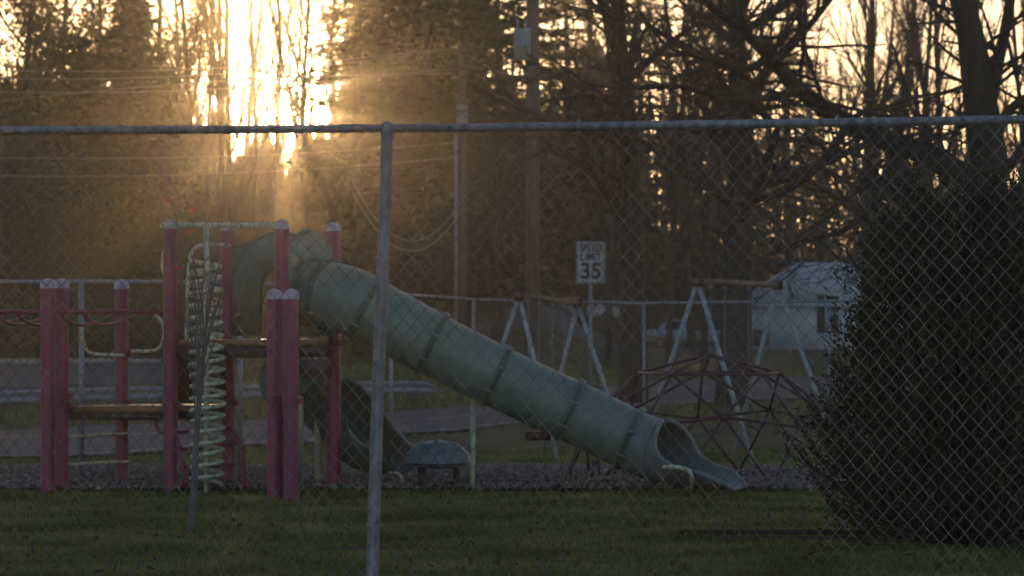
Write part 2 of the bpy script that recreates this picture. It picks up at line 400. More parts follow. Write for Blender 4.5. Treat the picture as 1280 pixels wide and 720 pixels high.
# riser between the two decks, its steps, and the low board behind
def panel(a, c, z0, z1, m, name, th=.03, inset=.08):
    a, c = np.array(a), np.array(c); d = (c-a)/np.linalg.norm(c-a); a = a+d*inset; c = c-d*inset
    b = MB(); b.beam([*a, (z0+z1)/2], [*c, (z0+z1)/2], th, z1-z0); return b.build(name, m, play)
panel(pA, pB, .76, 1.27, 'brown', 'riser_panel')
panel(pC, pD, .98, 1.14, 'brown', 'kick_board')
q = xy(377, 24.65); panel(pJ, q, .04, .83, 'green', 'side_panel', th=.035, inset=.03)

def arch_panel(a, c, zb, flip=1):
    a, c = np.array([*a, zb]), np.array([*c, zb]); L = np.linalg.norm(c-a); u = (c-a)/L; v = np.array([0, 0, 1.])
    x0, x1, m = .055, L-.055, L/2
    o = [(x0, 0), (m-.2, 0)]+[(m-.2*math.cos(t), .42+.2*math.sin(t)) for t in np.linspace(0, math.pi, 15)]+[(m+.2, 0), (x1, 0), (x1, .79)]
    top = [(m+.40-.8*t, .79+.115*(math.sin(math.pi*t)**1.3)) for t in np.linspace(0, 1, 17)]
    o += top+[(x0, .79)]
    b = MB(); b.poly(o, a, u, v, .045); p = b.build("arch_panel", 'green', play)
    rim = MB(); nn = np.cross(u, v)*.0
    rim.tube([a+u*s+v*t for s, t in o[1:18]], .026, 8); rim.build("arch_rim", 'greend', p, smooth=True)
    rim = MB(); rim.tube([a+u*s+v*t for s, t in o[20:38]], .026, 8); rim.build("panel_rim", 'greend', p, smooth=True)
arch_panel(pB, pD, 1.34); arch_panel(pC, pD, 1.34)

# the tube slide
ctl = [(384, 369, 25.0), (408, 369, 24.86), (440, 377, 24.76), (485, 401, 24.72), (560, 440, 24.7), (640, 480, 24.72), (725, 519, 24.72), (787, 549, 24.7), (820, 562, 24.62), (852, 568, 24.45), (886, 570, 24.25), (918, 571, 24.1)]
PT = smoothpath([Wp(*c) for c in ctl], 12)
def sweep_arc(P, half, rad, n=28, inner=None):
    """surface of an arc cross section (centred on straight down) swept on P; half angles in degrees"""
    T = np.gradient(P, axis=0); T /= np.linalg.norm(T, axis=1, keepdims=True)
    S = np.cross(T, [0, 0, 1.]); S /= np.linalg.norm(S, axis=1, keepdims=True); U = np.cross(S, T)
    a = np.linspace(-1, 1, n)[None]*np.radians(half)[:, None]
    return P[:, None]+rad[:, None, None]*(np.sin(a)[..., None]*S[:, None]-np.cos(a)[..., None]*U[:, None])
def shell(G0, G1):
    k, n = G0.shape[:2]; b = MB(); i = np.arange(k-1)[:, None]; j = np.arange(n-1)[None]
    q = np.stack([i*n+j, i*n+j+1, (i+1)*n+j+1, (i+1)*n+j], -1).reshape(-1, 4)
    b.add(G0.reshape(-1, 3), q); b.add(G1.reshape(-1, 3), q[:, ::-1]); o = k*n
    e = []
    for i in range(k-1): e += [[i*n, (i+1)*n, (i+1)*n+o, i*n+o], [i*n+n-1, i*n+n-1+o, (i+1)*n+n-1+o, (i+1)*n+n-1]]
    for j in range(n-1): e += [[j, j+o, j+1+o, j+1], [(k-1)*n+j, (k-1)*n+j+1, (k-1)*n+j+1+o, (k-1)*n+j+o]]
    b.q.append(np.array(e)); return b
kx = 640+F*PT[:, 0]/PT[:, 1]
half = np.interp(kx, [0, 822, 832, 840, 848, 870, 895, 920], [180, 180, 150, 112, 88, 68, 60, 34])
rad = np.interp(kx, [380, 440, 560, 790, 830, 920], [.285, .29, .265, .262, .268, .27])
tube_m = kx <= 789; ex_m = kx >= 785
slide = shell(sweep_arc(PT[tube_m], half[tube_m], rad[tube_m]), sweep_arc(PT[tube_m], half[tube_m], rad[tube_m]-.014)).build("tube_slide", 'green', play, smooth=True, angle=50)
ex = sweep_arc(PT[ex_m], half[ex_m], rad[ex_m])
exo = shell(ex, sweep_arc(PT[ex_m], half[ex_m], rad[ex_m]-.016)).build("slide_exit", 'exitp', play, smooth=True, angle=50)
for jj in (0, -1):
    pts = ex[:, jj][half[ex_m] < 176]
    b = MB(); b.tube(pts, .021, 8); b.build("exit_rim", 'exitp', exo, smooth=True)
b = MB(); b.tube(ex[-1], .021, 8); b.build("lip", 'exitp', exo, smooth=True)
kk = np.where(half[ex_m] < 176)[0][0]
b = MB(); b.tube(ex[kk], .021, 8); b.build("mouth_rim", 'exitp', exo, smooth=True)
for rx in (410, 460, 541, 620, 715, 786):
    i = int(np.argmin(abs(kx-rx))); T = PT[i+1]-PT[i-1]; T /= np.linalg.norm(T)
    seg = np.array([PT[i]-T*.028, PT[i]-T*.022, PT[i]-T*.006, PT[i], PT[i]+T*.006, PT[i]+T*.022, PT[i]+T*.028]); r0 = rad[i]
    b = MB(); b.tube(seg, np.array([r0, r0+.026, r0+.032, r0+.022, r0+.032, r0+.026, r0]), 32, cap=False)
    b.build("flange", 'greend', slide, smooth=True, angle=60)
    Sx = np.cross(T, [0, 0, 1.]); Sx /= np.linalg.norm(Sx); Ux = np.cross(Sx, T)
    for a in np.arange(8)*math.pi/4+.3:
        c_ = PT[i]+(r0+.027)*(math.cos(a)*Sx+math.sin(a)*Ux); b = MB(); b.tube([c_-T*.042, c_+T*.042], .009, 6); b.build("bolt", 'galv', slide)
b = MB(); p = Wp(591, 506, 24.98); b.tube([[p[0], p[1], gz(p)-.03], [p[0], p[1], p[2]+.06]], .022, 10); b.build("slide_support", 'cream', play, smooth=True)
b = MB(); b.tube(smoothpath([Wp(829, 584, 24.1), Wp(846, 584, 24.02), Wp(860, 588, 24.0), Wp(865, 598, 24.0), Wp(865, 613, 24.2)], 5), .018, 8); b.build("exit_leg", 'cream', play, smooth=True)
b = MB(); b.box(Wp(672, 545, 24.72), .22, .12, .07); b.build("slide_bracket", 'brown', play)

# curved open slide behind the tower
P2 = smoothpath([Wp(362, 462, 25.9), Wp(385, 478, 26.1), Wp(405, 494, 26.2), Wp(424, 513, 26.1), Wp(441, 533, 25.95), Wp(459, 551, 25.75), Wp(480, 558, 25.5), Wp(503, 559, 25.3)], 8)
kx2 = 640+F*P2[:, 0]/P2[:, 1]
h2 = np.interp(kx2, [370, 455, 480, 505], [132, 128, 95, 84]); r2 = np.interp(kx2, [370, 440, 475, 505], [.34, .30, .25, .225])
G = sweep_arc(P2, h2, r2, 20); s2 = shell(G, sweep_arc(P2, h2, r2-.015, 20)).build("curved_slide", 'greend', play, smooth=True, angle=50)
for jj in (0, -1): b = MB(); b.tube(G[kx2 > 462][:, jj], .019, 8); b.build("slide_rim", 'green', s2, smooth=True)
b = MB(); b.tube(smoothpath([Wp(486, 590, 25.3), Wp(496, 591, 25.25), Wp(502, 597, 25.25), Wp(503, 607, 25.3)], 4), .014, 8); b.build("exit_leg", 'cream', play, smooth=True)
b = MB(); x, y = xy(398, 25.9); b.tube([[x, y, gz((x, y))], [x, y, 1.26]], .035, 12); b.build("slide_pole", 'cream', play, smooth=True)

# coil climber
cx, cD = 258, 24.66
x, y = xy(cx, cD); z0, z1 = zat(606, cD), zat(326, cD); turns = 19.5; n = int(turns*18)
t = np.linspace(0, 1, n); a = t*turns*2*math.pi; rr = .128+.012*np.sin(t*math.pi*1.0)+.004*np.sin(t*37)
b = MB(); b.tube(np.stack([x+rr*np.cos(a)+.012*np.sin(t*5), y+rr*np.sin(a), z0+(z1-z0)*t+.006*np.sin(t*90)], 1), .0185, 7)
coil = b.build("coil_climber", 'cream', play, smooth=True)
b = MB(); b.tube([[x, y, 0], [x, y, zat(282, cD)]], .024, 10); b.build("centre_pole", 'cream', coil, smooth=True)
b = MB(); b.tube([Wp(201, 281.5, 24.98), Wp(300, 281.5, 24.72), Wp(345, 281.5, 24.56)], .024, 10); b.build("top_rail", 'cream', play, smooth=True)
b = MB(); b.tube(smoothpath([Wp(287, 307, 25.85), Wp(268, 306, 25.3), Wp(249, 307, 24.9), Wp(240, 315, 24.8), Wp(236, 332, 24.8), Wp(234, 380, 24.8), Wp(233, 425, 24.8)], 5), .016, 8); b.build("grab_hoop", 'cream', play, smooth=True)
b = MB(); b.tube(smoothpath([Wp(213, 300, 25.1), Wp(205, 312, 25.1), Wp(203, 330, 25.1), Wp(206, 344, 25.1), Wp(213, 350, 25.1)], 5), .014, 8); b.build("grab_hoop", 'cream', play, smooth=True)

# arch ladder
ra = smoothpath([Wp(212, 512, 25.3), Wp(219, 541, 25.0), Wp(228, 573, 24.9), Wp(233, 610, 24.9)], 6)
rb = smoothpath([Wp(286, 512, 25.0), Wp(291, 534, 24.8), Wp(302, 565, 24.7), Wp(307, 611, 24.7)], 6)
al = MB(); al.tube(ra, .02, 8); arch = al.build("arch_ladder", 'red', play, smooth=True); b = MB(); b.tube(rb, .02, 8); b.build("rail", 'red', arch, smooth=True)
for k in (6, 10, 14): b = MB(); b.tube([ra[k], rb[k]], .014, 8); b.build("rung", 'red', arch, smooth=True)
b = MB(); b.tube(smoothpath([Wp(194, 524, 25.1), Wp(196, 534, 25.0), Wp(203, 541, 25.0), Wp(213, 541, 25.0)], 5), .016, 8); b.build("foot_hook", 'red', play, smooth=True)
# rungs on the low deck's open end
for yl, yr in ((546, 542), (581, 577)): b = MB(); b.tube([Wp(79, yl, 25.1), Wp(159, yr, 25.9)], .015, 8); b.build("rung", 'cream', play, smooth=True)
# overhead loop ladder
lad = MB(); lad.tube([Wp(-70, 390, 24.95), Wp(60, 389.5, 24.95), Wp(212, 389.5, 25.0)], .021, 8); ladder = lad.build("overhead_ladder", 'red', play, smooth=True)
b = MB(); b.tube([Wp(-70, 391, 25.85), Wp(152, 390, 25.9), Wp(205, 391, 25.9)], .021, 8); b.build("rail", 'red', ladder, smooth=True)
for k in range(11):
    s = -85+k*27.0
    if 36 < s < 60 or s > 130: continue
    b = MB(); b.tube(smoothpath([Wp(s, 391, 24.95), Wp(s+6, 400, 25.0), Wp(s+24, 406, 25.2), Wp(s+48, 401, 25.6), Wp(s+64, 394, 25.8), Wp(s+70, 391, 25.87)], 5), .015, 7); b.build("loop_rung", 'red', ladder, smooth=True)
# hand loops
b = MB(); b.tube(smoothpath([Wp(103, 409, 25.8), Wp(103, 424, 25.8), Wp(109, 438, 25.85), Wp(122, 443, 25.85), Wp(158, 444, 25.88)], 6), .0155, 8); b.build("hand_loop", 'cream', play, smooth=True)
b = MB(); b.tube(smoothpath([Wp(193, 394, 25.8), Wp(201, 400, 25.8), Wp(205, 413, 25.8), Wp(203, 428, 25.82), Wp(194, 438, 25.84), Wp(160, 439, 25.88)], 6), .0155, 8); b.build("hand_loop", 'cream', play, smooth=True)
b = MB(); b.box(Wp(160, 441, 25.82), .05, .05, .075); b.build("loop_clamp", 'red', play)
b = MB(); b.tube([Wp(70.5, 412, 25.2), Wp(70.5, 476, 25.2)], .008, 6); b.build("side_bar", 'cream', play, smooth=True)

# ---------------------------------------------------------------- faceted shell pod on two legs
c = Wp(547, 566, 25.2); tp = empty("play_pod", (c[0], c[1], 0), "grey blue faceted turtle shell play pod standing on two dark legs", "play pod")
n1, n2 = 72, 30; b = MB(); cells = [(0, 0)]+[(.5*math.cos(a), .5*math.sin(a)) for a in np.arange(6)*math.pi/3]+[(.95*math.cos(a), .95*math.sin(a)) for a in np.arange(12)*math.pi/6+.26]
cells = np.array(cells); V = []
for i in range(n2+1):
    r = i/n2
    for j in range(n1):
        a = j*2*math.pi/n1; u, v = r*math.cos(a), r*math.sin(a)
        d = np.sort(np.hypot(cells[:, 0]-u, cells[:, 1]-v)); g = min(1, (d[1]-d[0])/.13)
        hgt = (1-r**3.2)**.55*.165+.034*g*(1-.5*r) if r < 1 else 0
        sc_ = 1.0+(.06 if r > .93 else 0)
        V.append([c[0]+u*.275*sc_, c[1]+v*.23*sc_, zat(581, 25.2)+.02+hgt])
Q = [[i*n1+j, i*n1+(j+1) % n1, (i+1)*n1+(j+1) % n1, (i+1)*n1+j] for i in range(n2) for j in range(n1)]
b.add(V, Q); b.lathe([(.0, -.02), (.25, -.02), (.27, .0)], (c[0], c[1], zat(581, 25.2)+.01), 24)
sh = b.build("shell", 'shell', tp, smooth=True, angle=35)
for px in (527, 571): b = MB(); x, y = xy(px, 25.15+(px > 540)*.1); b.tube([[x, y, -.02], [x, y, zat(580, 25.2)]], .036, 12); b.build("leg", 'leg', tp, smooth=True)
b = MB(); b.beam(Wp(527, 583, 25.2), Wp(571, 583, 25.2), .05, .03); b.build("crossbar", 'leg', tp)

# ---------------------------------------------------------------- geodesic climbing dome
import bmesh
D0 = 28.2; dc = np.array([*xy(888, D0), 0.]); dc[2] = gz(dc)
dome = empty("climbing_dome", dc, "low dark red geodesic climbing dome behind the slide exit", "climbing dome")
bm = bmesh.new(); bmesh.ops.create_icosphere(bm, subdivisions=2, radius=1.0)
V = np.array([v.co[:] for v in bm.verts]); E = [(e.verts[0].index, e.verts[1].index) for e in bm.edges]; bm.free()
az = .35; V = V @ np.array([[math.cos(az), math.sin(az), 0], [-math.sin(az), math.cos(az), 0], [0, 0, 1]])
keep = V[:, 2] > -.05; Vs = V.copy(); Vs[:, 2] = np.maximum(Vs[:, 2], 0); Vs = Vs*[1.40, 1.40, 1.20]+dc
for k in np.where(keep)[0]:
    if Vs[k][2] < dc[2]+.02: continue
    nrm = V[k]/np.linalg.norm(V[k]); b = MB(); b.tube([Vs[k]-nrm*.012, Vs[k]+nrm*.012], .036, 12); b.build("hub", 'domebar', dome, smooth=False)
for e in E:
    if keep[e[0]] and keep[e[1]]: b = MB(); b.tube([Vs[e[0]], Vs[e[1]]], .0145, 8); b.build("bar", 'domebar', dome, smooth=True)
# ground stirrups under the dome's left foot
for px in (716, 742): b = MB(); b.tube([Wp(px, 575, 26.6), Wp(px-3, 604, 26.6)], .014, 6); b.build("bar", 'domebar', dome, smooth=True)

# ---------------------------------------------------------------- swing sets
def swing(label, a1, feet1, a2, feet2, chains):
    g = lambda px, D: np.array([*xy(px, D), float(ground(*xy(px, D)))-.05])
    A1, A2 = Wp(*a1), Wp(*a2); root = empty("swing_set", (*((A1+A2)/2)[:2], float(ground(*((A1+A2)/2)[:2]))), label, "swing set", "swing sets beyond the play area")
    b = MB(); d = (A2-A1)/np.linalg.norm(A2-A1); b.tube([A1-d*.12, A2+d*.12], .045, 12); beam = b.build("top_beam", 'swingdark', root, smooth=True)
    for A, ft in ((A1, feet1), (A2, feet2)):
        for f in ft: b = MB(); b.tube([A, g(*f)], .033, 10); b.build("leg", 'swing', root, smooth=True)
        b = MB(); b.box(A, .15, .15, .13); b.build("top_bracket", 'domebar', root)
    for t0, t1, sz in chains:
        p, q = A1+(A2-A1)*t0, A1+(A2-A1)*t1; zs = root.location.z+.5
        s_ = MB(); m1, m2 = np.array([p[0], p[1], zs]), np.array([q[0], q[1], zs])
        s_.tube([m1, (m1+m2)/2-[0, 0, .05], m2], .02, 6); s_ = s_.build("seat", 'rubber', root, smooth=True)
        for t, m in ((p, m1), (q, m2)):
            b = MB(); b.tube([t, m], .005, 5); b.build("chain", 'galv', s_)
            b = MB(); b.box(t-[0, 0, .07], .05, .05, .06); b.build("hanger", 'galv', s_)
swing("swing set farther away left of the speed limit sign, pale legs over the slide", (649, 370, 41.5), ((577, 42.2), (698, 41.0)), (722, 379, 44.5), ((676, 45.2), (786, 44.0)), ((.15, .32, 0), (.55, .75, 0)))
swing("swing set with a rusty top beam standing behind the climbing dome", (872, 352, 40), ((795, 40.8), (944, 39.4)), (972, 356, 43.5), ((916, 44.2), (1052, 43)), ((.15, .32, 0), (.62, .8, 0)))

# ---------------------------------------------------------------- chain-link fences
def mesh_fabric(b, P0, P1, z0, z1, r, wpitch=.066, hpitch=.075, sides=3, seed=0, sag=.006):
    """woven wire between two ground points: P0/P1 (x,y), heights z0 bottom (pair) and z1 top (pair)"""
    P0, P1 = np.array(P0), np.array(P1); L = np.linalg.norm(P1-P0); u = (P1-P0)/L; nrm = np.array([-u[1], u[0]])
    nc = int(L/(wpitch/2)); rg = np.random.default_rng(seed)
    hmax = max(z1)-min(z0); nv = int(hmax/(hpitch/2))+1
    k = np.arange(nc)[:, None]; m = np.arange(nv)[None]
    s = (k+((k+m) % 2))*wpitch/2; s = s+rg.normal(size=s.shape)*.0016+rg.normal(size=(nc, 1))*.0012+np.sin(m*.21+k*.05)*sag
    t = s/L; zt = z1[0]*(1-t)+z1[1]*t
    z = zt-m*hpitch/2-.01+.0; z = z+np.sin(k*.11)*sag*.8
    off = np.where((k+m) % 2 == 0, r*1.1, -r*1.1)
    C = np.stack([P0[0]+u[0]*s+nrm[0]*off, P0[1]+u[1]*s+nrm[1]*off, z], -1)
    a = np.arange(sides)*2*math.pi/sides+.5
    ring = C[:, :, None]+1.25*r*np.stack([np.cos(a)*u[0]+np.sin(a)*nrm[0], np.cos(a)*u[1]+np.sin(a)*nrm[1], 0*a], -1)[None, None]
    V = ring.reshape(-1, 3); kk = (np.arange(nc)[:, None, None]*nv+np.arange(nv-1)[None, :, None])*sides; j = np.arange(sides)[None, None]; j2 = (j+1) % sides
    Q = np.stack([kk+j, kk+j2, kk+sides+j2, kk+sides+j], -1).reshape(-1, 4)
    b.add(V, Q)
K = Wp(484, 160.5, 12.5); Lf = Wp(-420, 162, 12.5); Rt = Wp(1700, 141, 11.75)
ff = empty("chain_link_fence", (K[0], K[1], 0), "tall galvanised chain link fence with a leaning post close in front of everything", "fence")
ptop = Wp(484, 158, 12.5); pbot = np.array([Wp(469, 720, 12.5)[0]-.03, 12.5, -.1])
prof = np.linspace(0, 1, 12)
b = MB(); b.tube([pbot+(ptop-pbot)*t+[.0015*math.sin(t*9), 0, 0] for t in prof], .0265, 16); pst = b.build("fence_post", 'galvpost', ff, smooth=True, angle=50)
b = MB(); b.tube([ptop-[0, 0, .03], ptop+[0, 0, .006], ptop+[0, 0, .022]], [.031, .031, .012], 14); b.build("rail_cap", 'galvpost', pst, smooth=True, angle=50)
for a, c in ((K, Lf), (K, Rt)):
    pts = [a+(c-a)*t-[0, 0, .006*math.sin(math.pi*t)] for t in np.linspace(0, 1, 12)]
    b = MB(); b.tube(pts, .0185, 14); b.build("top_rail", 'galvpost', ff, smooth=True)
for px, (a, c) in ((212, (K, Lf)), (724, (K, Rt)), (1041, (K, Rt))):
    t = ((px-640)/F*12.3-a[0])/(c[0]-a[0]); p = a+(c-a)*t
    b = MB(); b.tube([p+[dx, -.0, 0] for dx in (-.004, .004)], .0225, 12)
    for dz in np.linspace(0, 1, 1): b.tube([p+[.0, -.02, .026], p+[.012, -.026, .012], p+[-.012, -.022, -.03], p+[.004, .01, -.03]], .0035, 6)
    b.build("tie_wire", 'galv', ff, smooth=True)
for z in (1.75, 1.2, .6):
    p = pbot+(ptop-pbot)*((z-pbot[2])/(ptop[2]-pbot[2])); a = np.linspace(0, 2*math.pi, 14)
    b = MB(); b.tube([p+[.030*math.cos(t), .030*math.sin(t), .008*math.sin(t)] for t in a], .0025, 5); b.build("tie_wire", 'galv', pst, smooth=True)
b = MB(); mesh_fabric(b, Lf[:2]-[0, .024], K[:2]-[0, .024], (.04, .04), (Lf[2]+.012, K[2]+.012), .0017, sides=4, seed=1); b.build("wire_mesh", 'wire', ff)
b = MB(); mesh_fabric(b, K[:2]-[-.01, .024], Rt[:2]-[0, .024], (.04, .04), (K[2]+.012, Rt[2]+.012), .0017, sides=4, seed=2)
b.build("wire_mesh", 'wire', ff)

def far_fence(label, pts, posts, r=.021):
    c = pts[0]; root = empty("low_chain_link_fence", (c[0], c[1], 0), label, "fence")
    b = MB(); b.tube(pts, r, 8); b.build("top_rail", 'galv', root, smooth=True)
    for p in posts: b = MB(); b.tube([[p[0], p[1], gz(p)-.03], p], .026, 8); b.build("fence_post", 'galv', root, smooth=True)
    for a, q in ((pts[0], pts[2]), (pts[4], pts[-1])):
        b = MB(); mesh_fabric(b, a[:2], q[:2], (gz(a), gz(q)), (a[2], q[2]), .0019, hpitch=.076, sides=3, seed=3); b.build("wire_mesh", 'wire', root)
fp = [Wp(-330, 353, 27.8), Wp(102, 352, 27.8), Wp(300, 353, 27.9), Wp(486, 367, 38), Wp(592, 374, 48), Wp(805, 379, 48), Wp(1037, 376, 48), Wp(1270, 373, 48)]
far_fence("waist high chain link fence running behind the play structure and the swings", fp[:], [Wp(102, 352, 27.8), Wp(-112, 353, 27.8), Wp(300, 353, 27.9), Wp(489, 367, 38), Wp(592, 374, 48), Wp(805, 379, 48), Wp(1037, 376, 48), Wp(1262, 373, 48)])

# ---------------------------------------------------------------- guardrails
def guardrail(label, pts, npost, endtaper=True):
    P = smoothpath(pts, 12); b = MB(); root = empty("guardrail", (*P[0][:2], float(ground(*P[0][:2]))), label, "guardrail", "guardrails along the road")
    prof = [(0, .155), (-.05, .12), (-.05, .06), (.0, .02), (0, -.02), (-.05, -.06), (-.05, -.12), (0, -.155)]
    T = np.gradient(P[:, :2], axis=0); T /= np.linalg.norm(T, axis=1, keepdims=True); N = np.stack([T[:, 1], -T[:, 0]], 1)
    N *= np.sign(-N[:, 1:2]+1e-9); sc2 = np.ones(len(P))
    if endtaper: sc2[-4:] = [.95, .8, .5, .25]
    V = [[P[i][0]-N[i][0]*o, P[i][1]-N[i][1]*o, P[i][2]-.16+z*sc2[i]-(1-sc2[i])*.12] for i in range(len(P)) for o, z in prof]
    k = len(prof); Q = [[i*k+j, i*k+j+1, (i+1)*k+j+1, (i+1)*k+j] for i in range(len(P)-1) for j in range(k-1)]
    V2 = [[v[0], v[1]+.006, v[2]] for v in V]; n = len(V)
    b.add(V+V2, Q+[[q+n for q in reversed(qq)] for qq in Q]); b.build("rail", 'galv', root)
    for t in np.linspace(.02, .95, npost):
        p = P[int(t*(len(P)-1))]; g = gz(p); b = MB(); b.box([p[0], p[1]+.13, (g+p[2]-.03)/2], .15, .15, p[2]-.03-g+.2); b.build("guardrail_post", 'pole', root)
gr = [(-160, 489), (0, 487), (100, 484), (210, 482), (300, 481), (385, 478), (470, 476), (552, 476)]
pts = []
for px, py in gr:
    D = np.interp(px, [-160, 0, 385, 552], [59, 60.4, 67, 71]); pts.append(Wp(px, py, D))
guardrail("long galvanised guardrail with rounded end along the far side of the road", pts, 8)

# ---------------------------------------------------------------- speed limit sign
D = 57; st = Wp(738.5, 302, D); root = empty("speed_limit_sign", (*xy(738.5, D), gz(xy(738.5, D))), "white speed limit 35 sign on a thin steel post beside the road", "sign")
b = MB(); b.box([st[0], D+.04, (st[2]+root.location.z)/2-.05], .075, .04, st[2]-root.location.z); b.build("sign_post", 'galv', root)
x0, z0 = Wp(738.5, 328.5, D)[0], Wp(738.5, 328.5, D)[2]; wS, hS = 36.5/F*D, 53/F*D
def rrect(wd, ht, r, n=4): return [(sx*(wd/2-r)+r*math.cos(a), sy*(ht/2-r)+r*math.sin(a)) for sx, sy, a0 in ((1, 1, 0), (-1, 1, 90), (-1, -1, 180), (1, -1, 270)) for a in np.radians(np.linspace(a0, a0+90, n))]
b = MB(); b.poly(rrect(wS, hS, .04), [x0, D, z0], [1, 0, 0], [0, 0, 1], .006); plate = b.build("sign_plate", 'sign', root)
o = rrect(wS-.03, hS-.03, .035); inn = rrect(wS-.055, hS-.055, .03); k = len(o); b = MB()
V = [[x0+p[0], D-.006, z0+p[1]] for p in o]+[[x0+p[0], D-.006, z0+p[1]] for p in inn]; b.add(V, [[i, (i+1) % k, (i+1) % k+k, i+k] for i in range(k)]); b.build("border", 'black', plate)
def text(s, size, x, y, z, m, parent, name, depth=.001, sx=1):
    cu = bpy.data.curves.new(name, 'FONT'); cu.body = s; cu.size = size; cu.align_x = 'CENTER'; cu.align_y = 'CENTER'; cu.extrude = depth; cu.offset = size*.022
    t = bpy.data.objects.new(name, cu); sc.collection.objects.link(t); t.rotation_euler = (R(90), 0, 0); t.scale = (sx, 1, 1)
    bpy.context.view_layer.update(); dg = bpy.context.evaluated_depsgraph_get(); me = bpy.data.meshes.new_from_object(t.evaluated_get(dg)); bpy.data.objects.remove(t)
    o = bpy.data.objects.new(name, me); me.materials.clear(); me.materials.append(M[m]); sc.collection.objects.link(o)
    o.rotation_euler = (R(90), 0, 0); o.scale = (sx, 1, 1); o.parent = parent
    pl = np.array(root.location); o.location = (x-pl[0], y-pl[1], z-pl[2]); return o
text("SPEED", .20, x0, D-.007, z0+.285, 'black', plate, "lettering", sx=.82)
text("LIMIT", .20, x0, D-.007, z0+.115, 'black', plate, "lettering", sx=.86)
text("35", .44, x0, D-.007, z0-.175, 'black', plate, "lettering", sx=.95)

# ---------------------------------------------------------------- utility poles and wires
D = 90
def upole(name, label, px, pytop, r0, r1):
    x, y = xy(px, D); g = gz((x, y)); root = empty("utility_pole", (x, y, g), label, "utility pole")
    zt = zat(pytop, D); b = MB(); b.tube([[x, y, g-.3], [x, y, (g+zt)/2], [x, y, zt]], [r0, (r0+r1)/2, r1], 12); b.build("pole", 'pole', root, smooth=True); return root, x, y, g, zt
root, x, y, g, zt = upole("p", "thin wooden utility pole with a grey conduit, left of the transformer pole", 578, 52, .17, .12)
b = MB(); b.tube([Wp(570, 400, 89.8), Wp(570, 166, 89.8)], .06, 8); b.build("conduit", 'pipe', root, smooth=True)
b = MB(); b.tube([[x, y-.2, zat(156, D)], [x, y-.2, zat(132, D)]], .17, 12); b.build("junction_can", 'pipe', root, smooth=True, angle=40)
for py in (64, 84): 
    b = MB(); b.beam(Wp(548, py, D-.2), Wp(606, py+1, D-.2), .1, .12); cr = b.build("crossarm", 'pole', root)
    for px in (551, 564, 590, 602): b = MB(); b.lathe([(0, 0), (.05, .0), (.03, .06), (.06, .1), (.02, .2), (0, .2)], Wp(px, py-1.5, D-.2), 8); b.build("insulator", 'pole', cr)
root, x, y, g, zt = upole("p", "thick dark utility pole carrying a grey transformer box near its top", 666, -60, .24, .20)
b = MB(); b.box(Wp(653, 55, D-.1), .52, .45, .95); tr = b.build("transformer", 'trafo', root)
b = MB(); [b.box(Wp(644+i*4.4, 55, D-.345), .04, .05, .8) for i in range(5)]; b.build("cooling_fins", 'trafo', tr)
for px in (647, 658): b = MB(); b.lathe([(0, 0), (.05, 0), (.035, .08), (.055, .12), (.02, .26), (0, .26)], Wp(px, 35, D-.1), 8); b.build("bushing", 'pipe', tr)
b = MB(); b.beam(Wp(636, 96, D-.2), Wp(700, 96, D-.2), .1, .12); cr = b.build("crossarm", 'pole', root)
for px in (640, 655, 680, 695): b = MB(); b.lathe([(0, 0), (.05, .0), (.03, .06), (.06, .1), (.02, .2), (0, .2)], Wp(px, 94, D-.2), 8); b.build("insulator", 'pole', cr)
wires = [((-260, 72), (548, 62), 22, "highest overhead wire running left from the thin utility pole"), ((-260, 82), (562, 62), 26, "second highest overhead wire crossing the left trees"),
         ((-260, 100), (590, 82), 24, "third overhead wire down crossing the left trees"), ((-260, 165), (578, 92), -18, "overhead wire slanting down to the left edge"),
         ((-260, 186), (575, 178), 16, "upper of two overhead wires just below the fence rail"), ((-260, 208), (575, 196), 18, "lower of two overhead wires just below the fence rail"),
         ((580, 64), (660, 97), 8, "short overhead wire between the two utility poles"), ((668, 96), (1500, 60), 46, "overhead wire running right from the transformer pole"),
         ((440, 225), (576, 252), 62, "upper of two slack cables drooping beside the thin pole"), ((440, 238), (576, 264), 62, "lower of two slack cables drooping beside the thin pole")]
for (a, c, sag, lb) in wires:
    P = []
    for t in np.linspace(0, 1, 24): P.append(Wp(a[0]+(c[0]-a[0])*t, a[1]+(c[1]-a[1])*t+sag*4*t*(1-t), D-.2+ (0 if c[0] < 1000 else 0)))
    b = MB(); b.tube(P, .024 if sag >= 60 else .019, 5, cap=False); o = b.build("overhead_wire" if sag < 60 else "slack_cable", 'cable', None, smooth=True, base=P[0])
    tag(o, lb, "wire", "overhead wires" if sag < 60 else "slack cables")

# ---------------------------------------------------------------- white house and parked vehicles
D = 157; root = empty("white_house", (*xy(1050, D), gz(xy(1050, D))), "white sided house with a pale hipped roof partly behind the dark shrub", "house")
x0, x1 = xy(938, D)[0], xy(1190, D)[0]; g = root.location.z; ze = zat(379, D); zr = zat(329, D)
b = MB(); b.box([(x0+x1)/2, D+4, (g-.3+ze)/2], x1-x0, 8, ze-g+.3); wall = b.build("wall", 'white', root)
b = MB(); e = .35; rx0, rx1 = xy(992, D+4)[0], xy(1140, D+4)[0]
b.add([[x0-e, D-e, ze-.05], [x1+e, D-e, ze-.05], [x1+e, D+8+e, ze-.05], [x0-e, D+8+e, ze-.05], [rx0, D+4, zr+.12], [rx1, D+4, zr+.12]], [[0, 1, 5, 4], [2, 3, 4, 5], [3, 2, 1, 0]], [[1, 2, 5], [3, 0, 4]]); b.build("roof", 'roof', root)
b = MB(); b.box([xy(1100, D)[0], D+2.5, zr-.1], .7, .7, 1.3); b.build("chimney", 'trim', root)
b = MB(); b.box([(x0+x1)/2, D-.40, ze-.10], x1-x0+.7, .08, .14); b.build("eave_board", 'white', root)
xw = xy(1040, D)[0]; 
